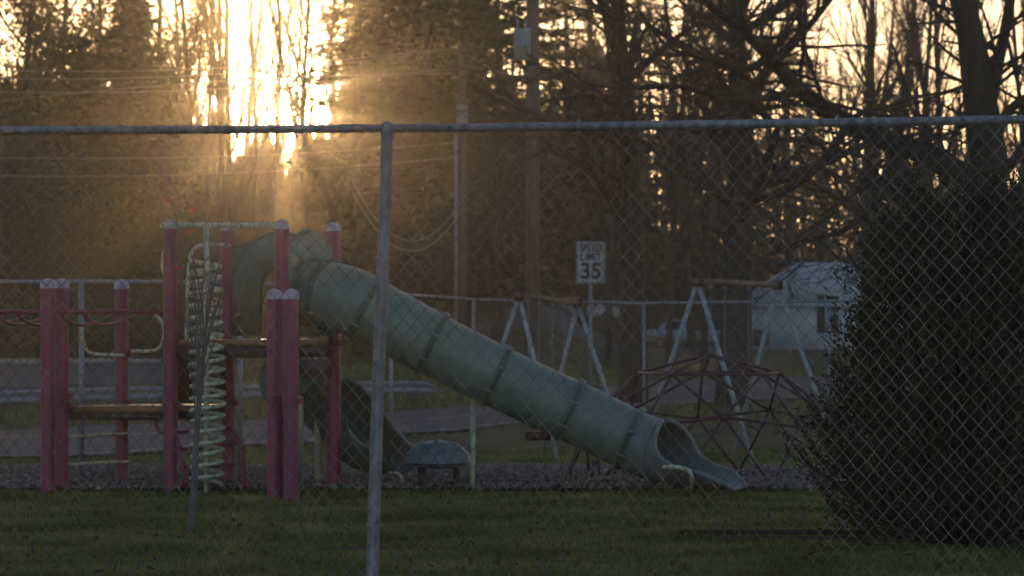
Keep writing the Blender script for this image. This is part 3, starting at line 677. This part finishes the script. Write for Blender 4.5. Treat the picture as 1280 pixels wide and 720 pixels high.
for xw, wd in ((xy(1041, D)[0], .62), (xy(1110, D)[0], .8)):
    b = MB(); b.box([xw, D-.04, zat(392, D)], wd, .06, 2.0); wn = b.build("window", 'glass', root)
    b = MB()
    for s in (-1, 1): b.box([xw+s*(wd/2+.06), D-.07, zat(392, D)], .12, .12, 2.1)
    for zz in (-1.02, 0, 1.02): b.box([xw, D-.07, zat(392, D)+zz], wd, .1, .09)
    b.build("frame", 'white', wn)
    b = MB(); b.box([xw-wd/2-.34, D-.05, zat(392, D)], .4, .07, 2.1); b.build("shutter", 'trim', wn)
b = MB(); b.box([xy(951, D)[0], D-.045, zat(422, D)], .9, .07, .9); b.build("crawl_door", 'trim', root)

def car(label, name, px, D, face, body, kind):
    x, y = xy(px, D); g = gz((x, y)); root = empty(name, (x, y, g), label, "car" if kind == 'car' else "truck")
    if kind == 'car':
        out = [(-2.2, .32), (-2.22, .62), (-2.05, .86), (-1.55, .93), (-1.0, 1.36), (.35, 1.42), (1.1, .98), (1.95, .86), (2.2, .66), (2.22, .32)]
        win = [[(-1.38, .95), (-.92, 1.3), (-.35, 1.34), (-.35, .95)], [(-.25, .95), (-.25, 1.34), (.32, 1.35), (.88, .97)]]
    else:
        out = [(-2.6, .5), (-2.6, 1.0), (.1, 1.0), (.15, 1.0), (.35, 1.62), (1.2, 1.66), (1.75, 1.12), (2.5, 1.02), (2.6, .8), (2.6, .45)]
        win = [[(.42, 1.1), (.52, 1.54), (.98, 1.56), (.98, 1.1)], [(1.04, 1.1), (1.04, 1.56), (1.18, 1.57), (1.55, 1.13)]]
    b = MB(); b.poly([(p[0]*face, p[1]) for p in out], [x, y, g], [1, 0, 0], [0, 0, 1], 1.6); bd = b.build("body", body, root)
    for wv in win: b = MB(); b.poly([(p[0]*face, p[1]) for p in wv], [x, y-.81, g], [1, 0, 0], [0, 0, 1], .03); b.build("window", 'glass', bd)
    for wx in (-1.4, 1.4) if kind == 'car' else (-1.6, 1.7):
        for sy in (-.74, .74):
            b = MB(); b.tube([[x+wx*face, y+sy-.12, g+.33], [x+wx*face, y+sy+.12, g+.33]], .33, 16); wh = b.build("wheel", 'rubber', root)
            b = MB(); b.tube([[x+wx*face, y+sy-.14, g+.33], [x+wx*face, y+sy+.14, g+.33]], .19, 12); b.build("rim", 'galv', wh)
    for sy in (-.55, .55): b = MB(); b.box([x+face*(2.2 if kind == 'car' else 2.58), y+sy, g+.7], .08, .3, .14); b.build("headlight", 'sign', root)
    if kind != 'car': b = MB(); b.box([x-1.25*face, y-.82, g+.78], 2.6, .04, .05); b.build("bed_trim", 'trim', root)
car("silver sedan parked beyond the road just left of the broad dark trunk", "parked_car", 728, 163, 1, 'carsilver', 'car')
car("white pickup truck parked beyond the road between two broad trunks", "pickup_truck", 862, 165, -1, 'carwhite', 'truck')

# ---------------------------------------------------------------- trees
def growtree(seed, height, r0, levels, spread, nb, up=.15, twigr=.008, start=.25, lean=(0, 0), wig=.12, droop=0, shrink=.62, sidesmax=8):
    """recursive bare tree at origin; returns list of (level, pts, radii) polylines and tip points"""
    rg = random.Random(seed); segs = []; tips = []
    def br(p, d, L, r, lv):
        n = 7 if lv == 0 else (6 if lv == 1 else 4); pts = [p]; q = Vector(p); dd = Vector(d).normalized()
        for i in range(n):
            dd = dd+Vector((rg.uniform(-1, 1), rg.uniform(-1, 1), rg.uniform(-1, 1)))*wig*(1+.5*lv)
            dd.z += up*(.4 if lv == 0 else 1)-droop*lv*.12; dd.normalize(); q = q+dd*(L/n); pts.append(tuple(q))
        rr = [max(twigr, r*(1-.62*i/n)) for i in range(n+1)]; rr[-1] = max(twigr*.7, r*.3)
        segs.append((lv, pts, rr))
        if lv >= levels: tips.append(pts[-1]); tips.append(pts[-2]); return
        k = nb[lv]; 
        for j in range(k):
            t = start+(1-start)*(j+rg.random())/k if lv == 0 else .2+.8*(j+rg.random())/k
            i = min(n-1, int(t*n)); f = t*n-i; a, c = Vector(pts[i]), Vector(pts[i+1]); o = a+(c-a)*f; ax = (c-a).normalized()
            side = ax.orthogonal().normalized(); ang = rg.uniform(0, 2*math.pi); side.rotate(__import__('mathutils').Quaternion(ax, ang))
            sp = spread[lv]*rg.uniform(.7, 1.25); nd = ax*math.cos(sp)+side*math.sin(sp)
            br(tuple(o), nd, L*shrink*rg.uniform(.6, 1.1)*(1-.45*t if lv == 0 else 1), max(twigr, rr[i]*.55), lv+1)
    br((0, 0, 0), (lean[0], lean[1], 1), height, r0, 0); return segs, tips
def tree_meshes(root, segs, lv_trunk, mtrunk, mcrown):
    a, c = MB(), MB()
    for lv, pts, rr in segs:
        (a if lv <= lv_trunk else c).tube(pts, rr, 9 if lv == 0 else (6 if lv == 1 else (4 if lv == 2 else 3)), cap=lv < 2)
    a.build("trunk", mtrunk, root, smooth=True)
    if c.n: c.build("crown", mcrown, root, smooth=False)
def proto_root(name): r = bpy.data.objects.new(name, None); sc.collection.objects.link(r); return r
USED = {}
def place(proto, px, D, s, rz, label, cat, group, z=0, sz=None):
    if proto.name not in USED: USED[proto.name] = 1; o = proto
    else: o = copy_tree(proto)
    x, y = xy(px, D); o.location = (x, y, gz((x, y))-.08+z); o.rotation_euler.z = rz; o.scale = (s, s, sz or s); tag(o, label, cat, group); return o

# --- protos
slender = []
for sd in range(3):
    r = proto_root("bare_tree"); segs, tips = growtree(40+sd, 19, .17, 3, (.45, .55, .6), (15, 7, 6), up=.22, twigr=.013, start=.22, wig=.05, shrink=.36); tree_meshes(r, segs, 1, 'bark', 'twig'); slender.append(r)
pines = []
def make_pine(seed, h, w, n_wh, mleaf='needle', gap=.0, tuft=26, nb=6, crown0=.12):
    rg = np.random.default_rng(seed); r = proto_root("pine_tree"); a = MB(); c = MB()
    a.tube([[.05*math.sin(i), .05*math.cos(i*2), h*i/10] for i in range(11)], [h*.0125*(1-i/11)+.02 for i in range(11)], 9)
    for i in range(n_wh):
        t = crown0+(1-crown0)*(i+rg.random()*.6)/n_wh; z = h*t; L0 = w*(1-t)**.75*(.7 if t < .25 else 1)+.25
        for j in range(nb):
            if rg.random() < gap: continue
            ang = rg.uniform(0, 2*math.pi); L = L0*rg.uniform(.55, 1.15); d = np.array([math.cos(ang), math.sin(ang), 0])
            P = np.array([[0, 0, z]+d*L*s+[0, 0, L*(.12*s-.30*s*s)] for s in np.linspace(0, 1, 5)]); a.tube(P, [.045*(1-.8*s)+.008 for s in np.linspace(0, 1, 5)], 3, cap=False)
            m = int(tuft*(.35+L/w)); s = rg.uniform(.18, 1.02, m)**.8
            C = np.stack([np.interp(s, np.linspace(0, 1, 5), P[:, k]) for k in range(3)], 1)
            C += rg.normal(size=(m, 3))*[.16*L+.05, .16*L+.05, .07]; C[:, 2] -= .05
            c.leaves(C, rg.uniform(.22, .5, m), rg, .30, axis=d[None]+[0, 0, -.1])
    a.build("trunk", 'bark', r, smooth=True); c.build("crown", mleaf, r); return r
for sd in range(3): pines.append(make_pine(100+sd, 21, 3.4, 38, gap=.10, tuft=46))
cedars = [make_pine(200+sd, 13, 2.6, 44, mleaf='cedar', tuft=80, nb=9, crown0=.03) for sd in range(2)]
for c_ in cedars: c_.name = "cedar_tree"
leafy = []
for sd in range(2):
    r = proto_root("leafy_tree"); segs, tips = growtree(60+sd, 18, .2, 3, (.7, .7, .7), (14, 7, 5), up=.12, twigr=.014, start=.2, wig=.07, shrink=.42); tree_meshes(r, segs, 1, 'bark', 'twig')
    rg = np.random.default_rng(sd); T = np.array(tips); C = np.repeat(T, 8, 0)+rg.normal(size=(len(T)*8, 3))*.28; b = MB(); b.leaves(C, rg.uniform(.1, .24, len(C)), rg, .7); b.build("foliage", 'dryleaf', r); leafy.append(r)
brush = []
for sd in range(3):
    rg = random.Random(sd); r = proto_root("brush_thicket"); a = MB(); lv = MB(); tip = []
    for k in range(13):
        an = rg.uniform(0, 6.28); segs, tips = growtree(700+sd*50+k, rg.uniform(3.2, 5.4), .035, 2, (.45, .6), (9, 6), up=.1, twigr=.012, start=.15, wig=.09, lean=(.45*math.cos(an), .45*math.sin(an)), shrink=.4)
        ox, oy = rg.uniform(-1.2, 1.2), rg.uniform(-.8, .8)
        for l, pts, rr in segs: a.tube([(p[0]+ox, p[1]+oy, p[2]) for p in pts], rr, 4 if l == 0 else 3, cap=False)
        tip += [(p[0]+ox, p[1]+oy, p[2]) for p in tips]
    a.build("stems", 'redtwig', r); T = np.array(tip); g2 = np.random.default_rng(sd); C = np.repeat(T, 2, 0)+g2.normal(size=(len(T)*2, 3))*.22; lv.leaves(C, g2.uniform(.06, .13, len(C)), g2, .7); lv.build("foliage", 'brush', r); brush.append(r)

# --- placing them
PINE = {448: "pine at the left end of the pines, its boughs reaching to the sun gap", 492: "pine directly behind the top of the leaning fence post", 535: "pine between the leaning fence post and the thin utility pole", 580: "pine directly behind the thin utility pole", 622: "pine between the two utility poles",
        668: "pine directly behind the transformer pole", 708: "pine rising behind the speed limit sign", 800: "pine behind the left one of the two broad trunked trees", 895: "pine behind the trunk left of the white house", 985: "pine rising behind the left end of the white house"}
ORD = ["first", "second", "third", "fourth", "fifth", "sixth", "seventh", "eighth", "ninth", "tenth", "eleventh", "twelfth"]
sidename = lambda px: "left" if px < 430 else ("middle" if px < 860 else "right")
for k, (px, D, s, lb) in enumerate([(20, 121, 1.0, "brown leaved tree at the far left edge of the wood"), (72, 127, 1.05, "tall brown leaved tree second from the left edge of the wood"),
                       (-50, 118, 1.0, "brown leaved tree partly beyond the left border of the photo"), (128, 131, .95, "brown leaved tree rising behind the dark cedars"), (188, 133, 1.0, "brown leaved tree beside the sun gap in the left wood")]):
    place(leafy[k % 2], px, D, s, k*1.3, lb, "tree", "brown leaved trees at the left of the wood")
for k, (px, D, s, lb) in enumerate([(38, 116, .80, "dark cedar with a low rounded top at far left"), (100, 119, .97, "dark cedar second from left, standing below the brown leaved trees"), (165, 117, 1.12, "tallest dark cedar in the left group"),
                       (210, 121, .84, "dark cedar next to the sun gap"), (-30, 120, .86, "dark cedar at the left border of the photo"), (742, 186, 1.35, "low dark cedar far back behind the speed limit sign")]):
    place(cedars[k % 2], px, D, s, k*2.1, lb, "tree", "dark cedars", sz=s*1.05)
for k, (px, D, s) in enumerate([(246, 126, .95), (272, 131, 1.05), (292, 134, 1.0), (318, 150, .9), (343, 143, .85), (380, 134, 1.0), (408, 130, .92), (256, 148, .9), (306, 160, .8), (360, 158, .85)]):
    place(slender[k % 3], px, D, s, k*1.9, "slender bare tree, %s from the left in the bright sun gap" % ORD[sum(q < px for q in (246, 272, 292, 318, 343, 380, 408, 256, 306, 360))], "tree", "slender bare trees in the sun gap")
for k, (px, D, s) in enumerate([(448, 118, 1.05), (492, 124, 1.0), (535, 116, 1.0), (580, 123, 1.08), (622, 117, .95), (668, 125, 1.0), (708, 120, .92), (752, 128, 1.0), (800, 118, .95), (846, 126, 1.0), (468, 135, 1.1), (515, 138, 1.1), (560, 134, 1.1), (605, 137, 1.05), (895, 119, .9), (940, 127, .95), (985, 131, 1.0)]):
    if px in (752, 846, 940): continue
    if px > 690: D += 62; s *= 1.4
    place(pines[k % 3], px, D, s, k*2.7, PINE.get(px, "pine half hidden behind the front row of tall pines"), "tree", "tall pines in the middle of the wood")
RT = [1078, 1112, 1148, 1182, 1250, 1285]; FT = [760, 835, 880, 925]
twiggy = []
for sd in range(2):
    r = proto_root("bare_tree"); segs, tips = growtree(90+sd, 17, .2, 3, (.55, .6, .65), (13, 9, 8), up=.14, twigr=.011, start=.16, wig=.07, shrink=.44); tree_meshes(r, segs, 1, 'bark', 'twig'); twiggy.append(r)
for k, (px, D, s, lb) in enumerate([(1096, 128, 1.0, "wide bare tree whose fine twigs fill the pale sky right of the pines"), (1165, 136, 1.05, "wide bare tree seen left of the large tree's trunk"), (1268, 130, 1.0, "wide bare tree seen right of the large tree's trunk"), (1085, 150, 1.1, "wide bare tree next to the last pine on the right"),
                         (930, 150, 1.2, "wide bare tree above the trunk left of the white house"), (865, 146, 1.15, "wide bare tree between the two broad trunks"), (728, 150, 1.15, "wide bare tree above the speed limit sign"), (335, 168, 1.0, "wide bare tree behind the slender trees of the sun gap"), (222, 150, 1.0, "wide bare tree at the left side of the sun gap")]):
    place(twiggy[k % 2], px, D, s, k*1.3, lb, "tree", "wide bare trees")
for k, (px, D, s) in enumerate([(1078, 104, .85), (1112, 112, .9), (1148, 100, .8), (1182, 110, .9), (1250, 106, .85), (1285, 112, .9), (760, 108, .8), (835, 106, .8), (880, 110, .85), (925, 104, .8)]):
    place(slender[(k+1) % 3], px, D, s, k*1.1+.5, "thin bare tree, %s from the left against the pale sky near the large tree" % ORD[RT.index(px)] if px > 1050 else "thin bare tree, %s from the left before the pines right of the sign" % ORD[FT.index(px)], "tree", "bare trees behind the large right tree" if px > 1050 else "bare trees in front of the pines")
rg = random.Random(3); k = 0
for px in range(-30, 1310, 44):
    for row in range(2):
        if px > 1230 and row == 0: continue
        D = ((150, 160) if px < 650 else (186, 196))[row]+rg.uniform(-3, 3); s = rg.uniform(.85, 1.2)*(1.25 if px > 420 else .92)*(1 if row == 0 else 1.25)
        if 235 < px < 420: s *= .72
        place(brush[k % 3], px+rg.uniform(-14, 14), D, s, k*1.7, "brown leafless thicket at the foot of the wood", "thicket", "thickets along the foot of the wood"); k += 1

# two broad trees with drooping reddish twigs, and the large tree on the right
def big_tree(name, label, px, D, h, r0, seed, nb, spread, lean=(0, 0), droop=.25, start=.2, up=.05, m='redtwig', extra=(), twr=.010, lv=3, shrink=.5, rz=0):
    x, y = xy(px, D); g = gz((x, y)); root = empty(name, (x, y, g-.1), label, "tree"); segs, tips = growtree(seed, h, r0, lv, spread, nb, up=up, twigr=twr, start=start, lean=lean, wig=.06, droop=droop, shrink=shrink)
    for k, (pts, ra_, rb_) in enumerate(extra):
        P = smoothpath([np.array(p)-[x, y, g-.1] for p in pts], 5); rr = np.linspace(ra_, rb_, len(P)); segs.append((1, [tuple(p) for p in P], list(rr)))
        rg = random.Random(seed*7+k)
        for i in range(4, len(P)-1):
            for q in range(1):
                sub, _ = growtree(rg.randint(0, 10**6), rg.uniform(1.2, 2.6), min(.045, max(rr[i]*.4, twr)), 2, (.6, .6), (5, 4), up=.02, twigr=twr, start=.15, wig=.14, droop=droop, lean=(0, 0), shrink=.5)
                d = Vector((rg.uniform(-1, 1), rg.uniform(-1, 1), rg.uniform(-.7, 1))).normalized(); qn = Vector((0, 0, 1)).rotation_difference(d)
                for l, pp, r_ in sub: segs.append((l+2, [tuple(qn @ Vector(p)+Vector(P[i])) for p in pp], r_))
    a = MB()
    tree_meshes(root, [(l, p, r) for l, p, r in segs], 1, 'bark', m)
    for o in root.children: o.location = (0, 0, 0)
    return root
def local_fix(root):                                  # growtree meshes were built with the root offset removed: shift back
    for o in root.children:
        me = o.data; n = len(me.vertices); co = np.empty(n*3, np.float32); me.vertices.foreach_get("co", co); co = co.reshape(-1, 3)+np.array(root.location, np.float32); me.vertices.foreach_set("co", co.ravel()); me.update()
t1 = big_tree("spreading_tree", "broad trunked tree with drooping reddish twigs behind the speed limit sign", 792, 74, 11, .40, 11, (15, 9, 7), (1.15, .75, .7), start=.42)
local_fix(t1)
t2 = big_tree("spreading_tree", "broad trunked tree with drooping reddish twigs left of the white house", 914, 70, 11, .44, 23, (17, 9, 7), (1.1, .75, .7), start=.4, lean=(.03, 0))
local_fix(t2)
D = 56
ex_l = [([Wp(1236, 300, D), Wp(1222, 235, D), Wp(1190, 212, D-.5), Wp(1150, 190, D-1), Wp(1100, 172, D-1.5), Wp(1052, 150, D-2), Wp(1000, 112, D-2.4), Wp(962, 72, D-2.6), Wp(930, 40, D-3), (Wp(868, -8, D-3.2))], .30, .07),
        ([Wp(1238, 220, D), Wp(1228, 150, D), Wp(1220, 90, D), Wp(1210, 30, D), Wp(1190, -40, D)], .42, .22),
        ([Wp(1236, 130, D), Wp(1244, 90, D+.3), Wp(1256, 40, D+.5), Wp(1266, -20, D+.8)], .17, .10),
        ([Wp(1000, 112, D-2.4), Wp(960, 122, D-3), Wp(900, 122, D-3.4), Wp(850, 108, D-3.6), Wp(790, 110, D-3.8), Wp(735, 103, D-4), Wp(688, 72, D-4)], .09, .02),
        ([Wp(1060, 155, D-2), Wp(1030, 200, D-2.5), Wp(980, 236, D-3), Wp(930, 252, D-3.3), Wp(880, 236, D-3.6)], .10, .02),
        ([Wp(1130, 182, D-1.2), Wp(1100, 240, D-1.8), Wp(1060, 285, D-2.2), Wp(1010, 300, D-2.6), Wp(960, 318, D-3)], .10, .02),
        ([Wp(962, 72, D-2.6), Wp(930, 88, D-3), Wp(880, 72, D-3.4), Wp(835, 58, D-3.6), Wp(800, 15, D-3.8)], .07, .02),
        ([Wp(1246, 160, D), Wp(1270, 130, D), Wp(1300, 110, D), Wp(1350, 60, D)], .12, .05),
        ([Wp(1225, 240, D), Wp(1180, 262, D-1), Wp(1120, 300, D-1.6), Wp(1060, 330, D-2)], .09, .02)]
t3 = big_tree("large_tree", "large dark tree at the right with a long limb reaching far left over the scene", 1240, D, 5.6, .50, 5, (2, 3, 4), (.9, .7, .7), start=.7, extra=ex_l, m='twig', twr=.007, up=0)
local_fix(t3)

# far wood behind everything
rg = np.random.default_rng(77); b = MB(); n = 300000
Y = rg.uniform(165, 225, n); px = np.where(rg.random(n) < .45, rg.uniform(-120, 450, n), rg.uniform(-120, 1400, n)); Y = np.where(px > 670, Y+45, Y); X = (px-640)/F*Y
top = np.interp(px, [-120, 100, 225, 250, 300, 380, 415, 450, 600, 650, 850, 900, 1040, 1080, 1200, 1400], [80, 100, 115, 150, 190, 195, 150, -30, -30, 130, 150, 150, 170, 225, 240, 240])
top = top+18*np.sin(px*.11)+12*np.sin(px*.37+1); u = rg.random(n)**.8
G = ground(X, Y); ztop = H+(400-top)/F*Y; Z = G+(ztop-G)*u
b.leaves(np.stack([X, Y, Z], 1), rg.uniform(.18, .5, n), rg, .5)
for k in range(420):
    y = rg.uniform(165, 220); p = rg.uniform(-120, 1400); y += 45 if p > 670 else 0
    if 240 < p < 425 and k % 6: continue
    x = (p-640)/F*y; g = float(ground(x, y)); zt = H+(400-np.interp(p, [-120, 225, 260, 425, 470, 1040, 1080, 1400], [60, 100, 150, 150, 20, 60, 120, 150]))/F*y
    b.tube([[x, y, g-.2], [x+rg.normal()*.3, y, (g+zt)/2], [x+rg.normal()*.6, y, zt]], [.16, .11, .04], 5)
tag(b.build("woods", 'brush'), "far wood closing the view behind the nearer trees", "woods", kind='stuff')

# ---------------------------------------------------------------- dark evergreen shrub at the right
D = 19.2; sx0 = xy(1205, D)[0]; rg = np.random.default_rng(9); root = empty("evergreen_shrub", (sx0, D, 0), "large dark evergreen shrub filling the right side behind the fence", "shrub")
zz = [0, .2, .6, 1.0, 1.2, 1.4, 1.58, 1.76, 1.94, 2.1, 2.22]; Rz = [.72, .90, .96, .92, .76, .76, .64, .66, .60, .46, .22]
b = MB(); a = MB(); NS = 5200
lobes = []
for k in range(150):
    z = 2.17*((k+.5)/150)**.9+.05; an = k*2.39996; Rr = np.interp(z, zz, Rz); lobes.append((z, an, Rr*rg.uniform(.78, 1.12), rg.uniform(.10, .19)))
for k in range(NS):
    z_, an, rr, sg = lobes[rg.integers(len(lobes))]; d = np.array([math.cos(an), math.sin(an), 0]); p = np.array([sx0, D, z_])+d*rr*rg.uniform(.80, 1.0)+rg.normal(size=3)*[sg*.6, sg*.6, sg*.75]
    if k % 5 == 0: p = np.array([sx0, D, z_])+d*rr*rg.uniform(.2, .8)
    p[2] = max(p[2], .03); z = p[2]
    dirv = d*rg.uniform(.4, 1)+[0, 0, rg.uniform(.35, 1.3)]+rg.normal(size=3)*.25; dirv /= np.linalg.norm(dirv); L = rg.uniform(.08, .20)*(1.7 if rg.random() < .07 else 1)
    s = np.linspace(0, 1, 15); C = p+dirv*L*s[:, None]+rg.normal(size=(15, 3))*.012
    b.leaves(C, rg.uniform(.028, .05, 15), rg, .32, axis=dirv[None])
    if k % 6 == 0: q0 = np.array([sx0+d[0]*rr*.15, D+d[1]*rr*.15, max(.02, z-rr*.9)]); a.tube([q0, (q0+p)/2+[0, 0, -.03], p, p+dirv*L], [.014, .009, .005, .003], 3, cap=False)
for k in range(7): an = k*.9; a.tube([[sx0+.06*math.cos(an), D+.06*math.sin(an), -.05], [sx0+.16*math.cos(an), D+.16*math.sin(an), 1.1], [sx0+.2*math.cos(an+.4), D+.2*math.sin(an), 2.3]], [.04, .028, .01], 6)
b.build("foliage", 'yew', root); a.build("branches", 'bark', root)

# ---------------------------------------------------------------- bare sapling before the coil climber
D = 19.9; base = np.array([*xy(239, D), 0.]); root = empty("sapling", base, "bare sapling with fanned twigs and a few red leaves before the coil climber", "sapling")
a = MB(); c = MB(); lf = MB(); rgs = random.Random(8)
tr_ = smoothpath([Wp(238, 668, D), Wp(243, 600, D), Wp(246, 540, D), Wp(251, 480, D), Wp(256, 430, D)], 5); a.tube(tr_, np.linspace(.027, .014, len(tr_)), 10)
ends = [(168, 172, .5), (198, 205, -.3), (216, 232, .2), (232, 300, 0), (240, 210, -.4), (262, 190, .3), (283, 215, 0), (300, 240, .4), (318, 205, -.2), (335, 262, .2), (350, 235, .5), (228, 350, -.5), (300, 330, -.6), (272, 280, .6), (212, 300, .4), (325, 320, 0)]
for ex_, ey, dd in ends:
    s0 = tr_[rgs.randint(9, len(tr_)-1)]; e = Wp(ex_, ey, D+dd); m1 = s0*.6+e*.4+[(s0[0]-e[0])*.18, 0, -.02]; P = smoothpath([s0, m1, e], 6); c.tube(P, np.linspace(.0065, .002, len(P)), 5, cap=False)
    for k in range(9):
        i = rgs.randint(3, len(P)-1); dv = np.array([rgs.uniform(-1, 1)*.6+(e-s0)[0]*.6, rgs.uniform(-.6, .6), rgs.uniform(.4, 1.2)]); dv /= np.linalg.norm(dv); L = rgs.uniform(.12, .38)
        c.tube([P[i], P[i]+dv*L*.5+[rgs.uniform(-.02, .02), 0, 0], P[i]+dv*L], [.0026, .002, .0014], 3, cap=False)
for px, py in ((195, 268), (217, 283), (232, 278), (235, 290), (206, 365), (222, 335), (268, 376), (226, 322), (210, 250), (240, 262)): lf.leaves(np.array([Wp(px, py, D)]), .045, np.random.default_rng(px), .7)
a.build("trunk", 'palebark', root, smooth=True); c.build("twigs", 'palebark', root); lf.build("red_leaves", 'redleaf', root)
b = MB(); b.leaves(np.array([[*hit(204, 671), .03]]), .06, rg, .8); tag(b.build("litter", 'rock', base=[*hit(204, 671), 0]), "small pale scrap of litter lying in the grass", "litter")

# ---------------------------------------------------------------- air volume added to imitate lens flare veil and sun bloom
hm = bpy.data.materials.new("flare_haze"); hm.use_nodes = True; t = hm.node_tree; t.nodes.clear()
o = t.nodes.new("ShaderNodeOutputMaterial"); v = t.nodes.new("ShaderNodeVolumePrincipled"); v2 = t.nodes.new("ShaderNodeVolumePrincipled"); ad = t.nodes.new("ShaderNodeAddShader")
v2.inputs['Color'].default_value = (1, .80, .42, 1); v2.inputs['Density'].default_value = .0001; v2.inputs['Anisotropy'].default_value = .96  # narrow forward lobe, added to imitate bloom round the sun
t.links.new(v.outputs[0], ad.inputs[0]); t.links.new(v2.outputs[0], ad.inputs[1]); t.links.new(ad.outputs[0], o.inputs['Volume'])
v.inputs['Color'].default_value = (1, .79, .54, 1); v.inputs['Density'].default_value = .00105; v.inputs['Anisotropy'].default_value = .64
b = MB(); b.add([[x, y, z] for z in (-4, 48) for y in (-40, 900) for x in (-320, 320)], [[0, 2, 3, 1], [4, 5, 7, 6], [0, 1, 5, 4], [2, 6, 7, 3], [0, 4, 6, 2], [1, 3, 7, 5]])
M['flare_haze'] = hm
tag(b.build("flare_haze", 'flare_haze'), kind='stuff')
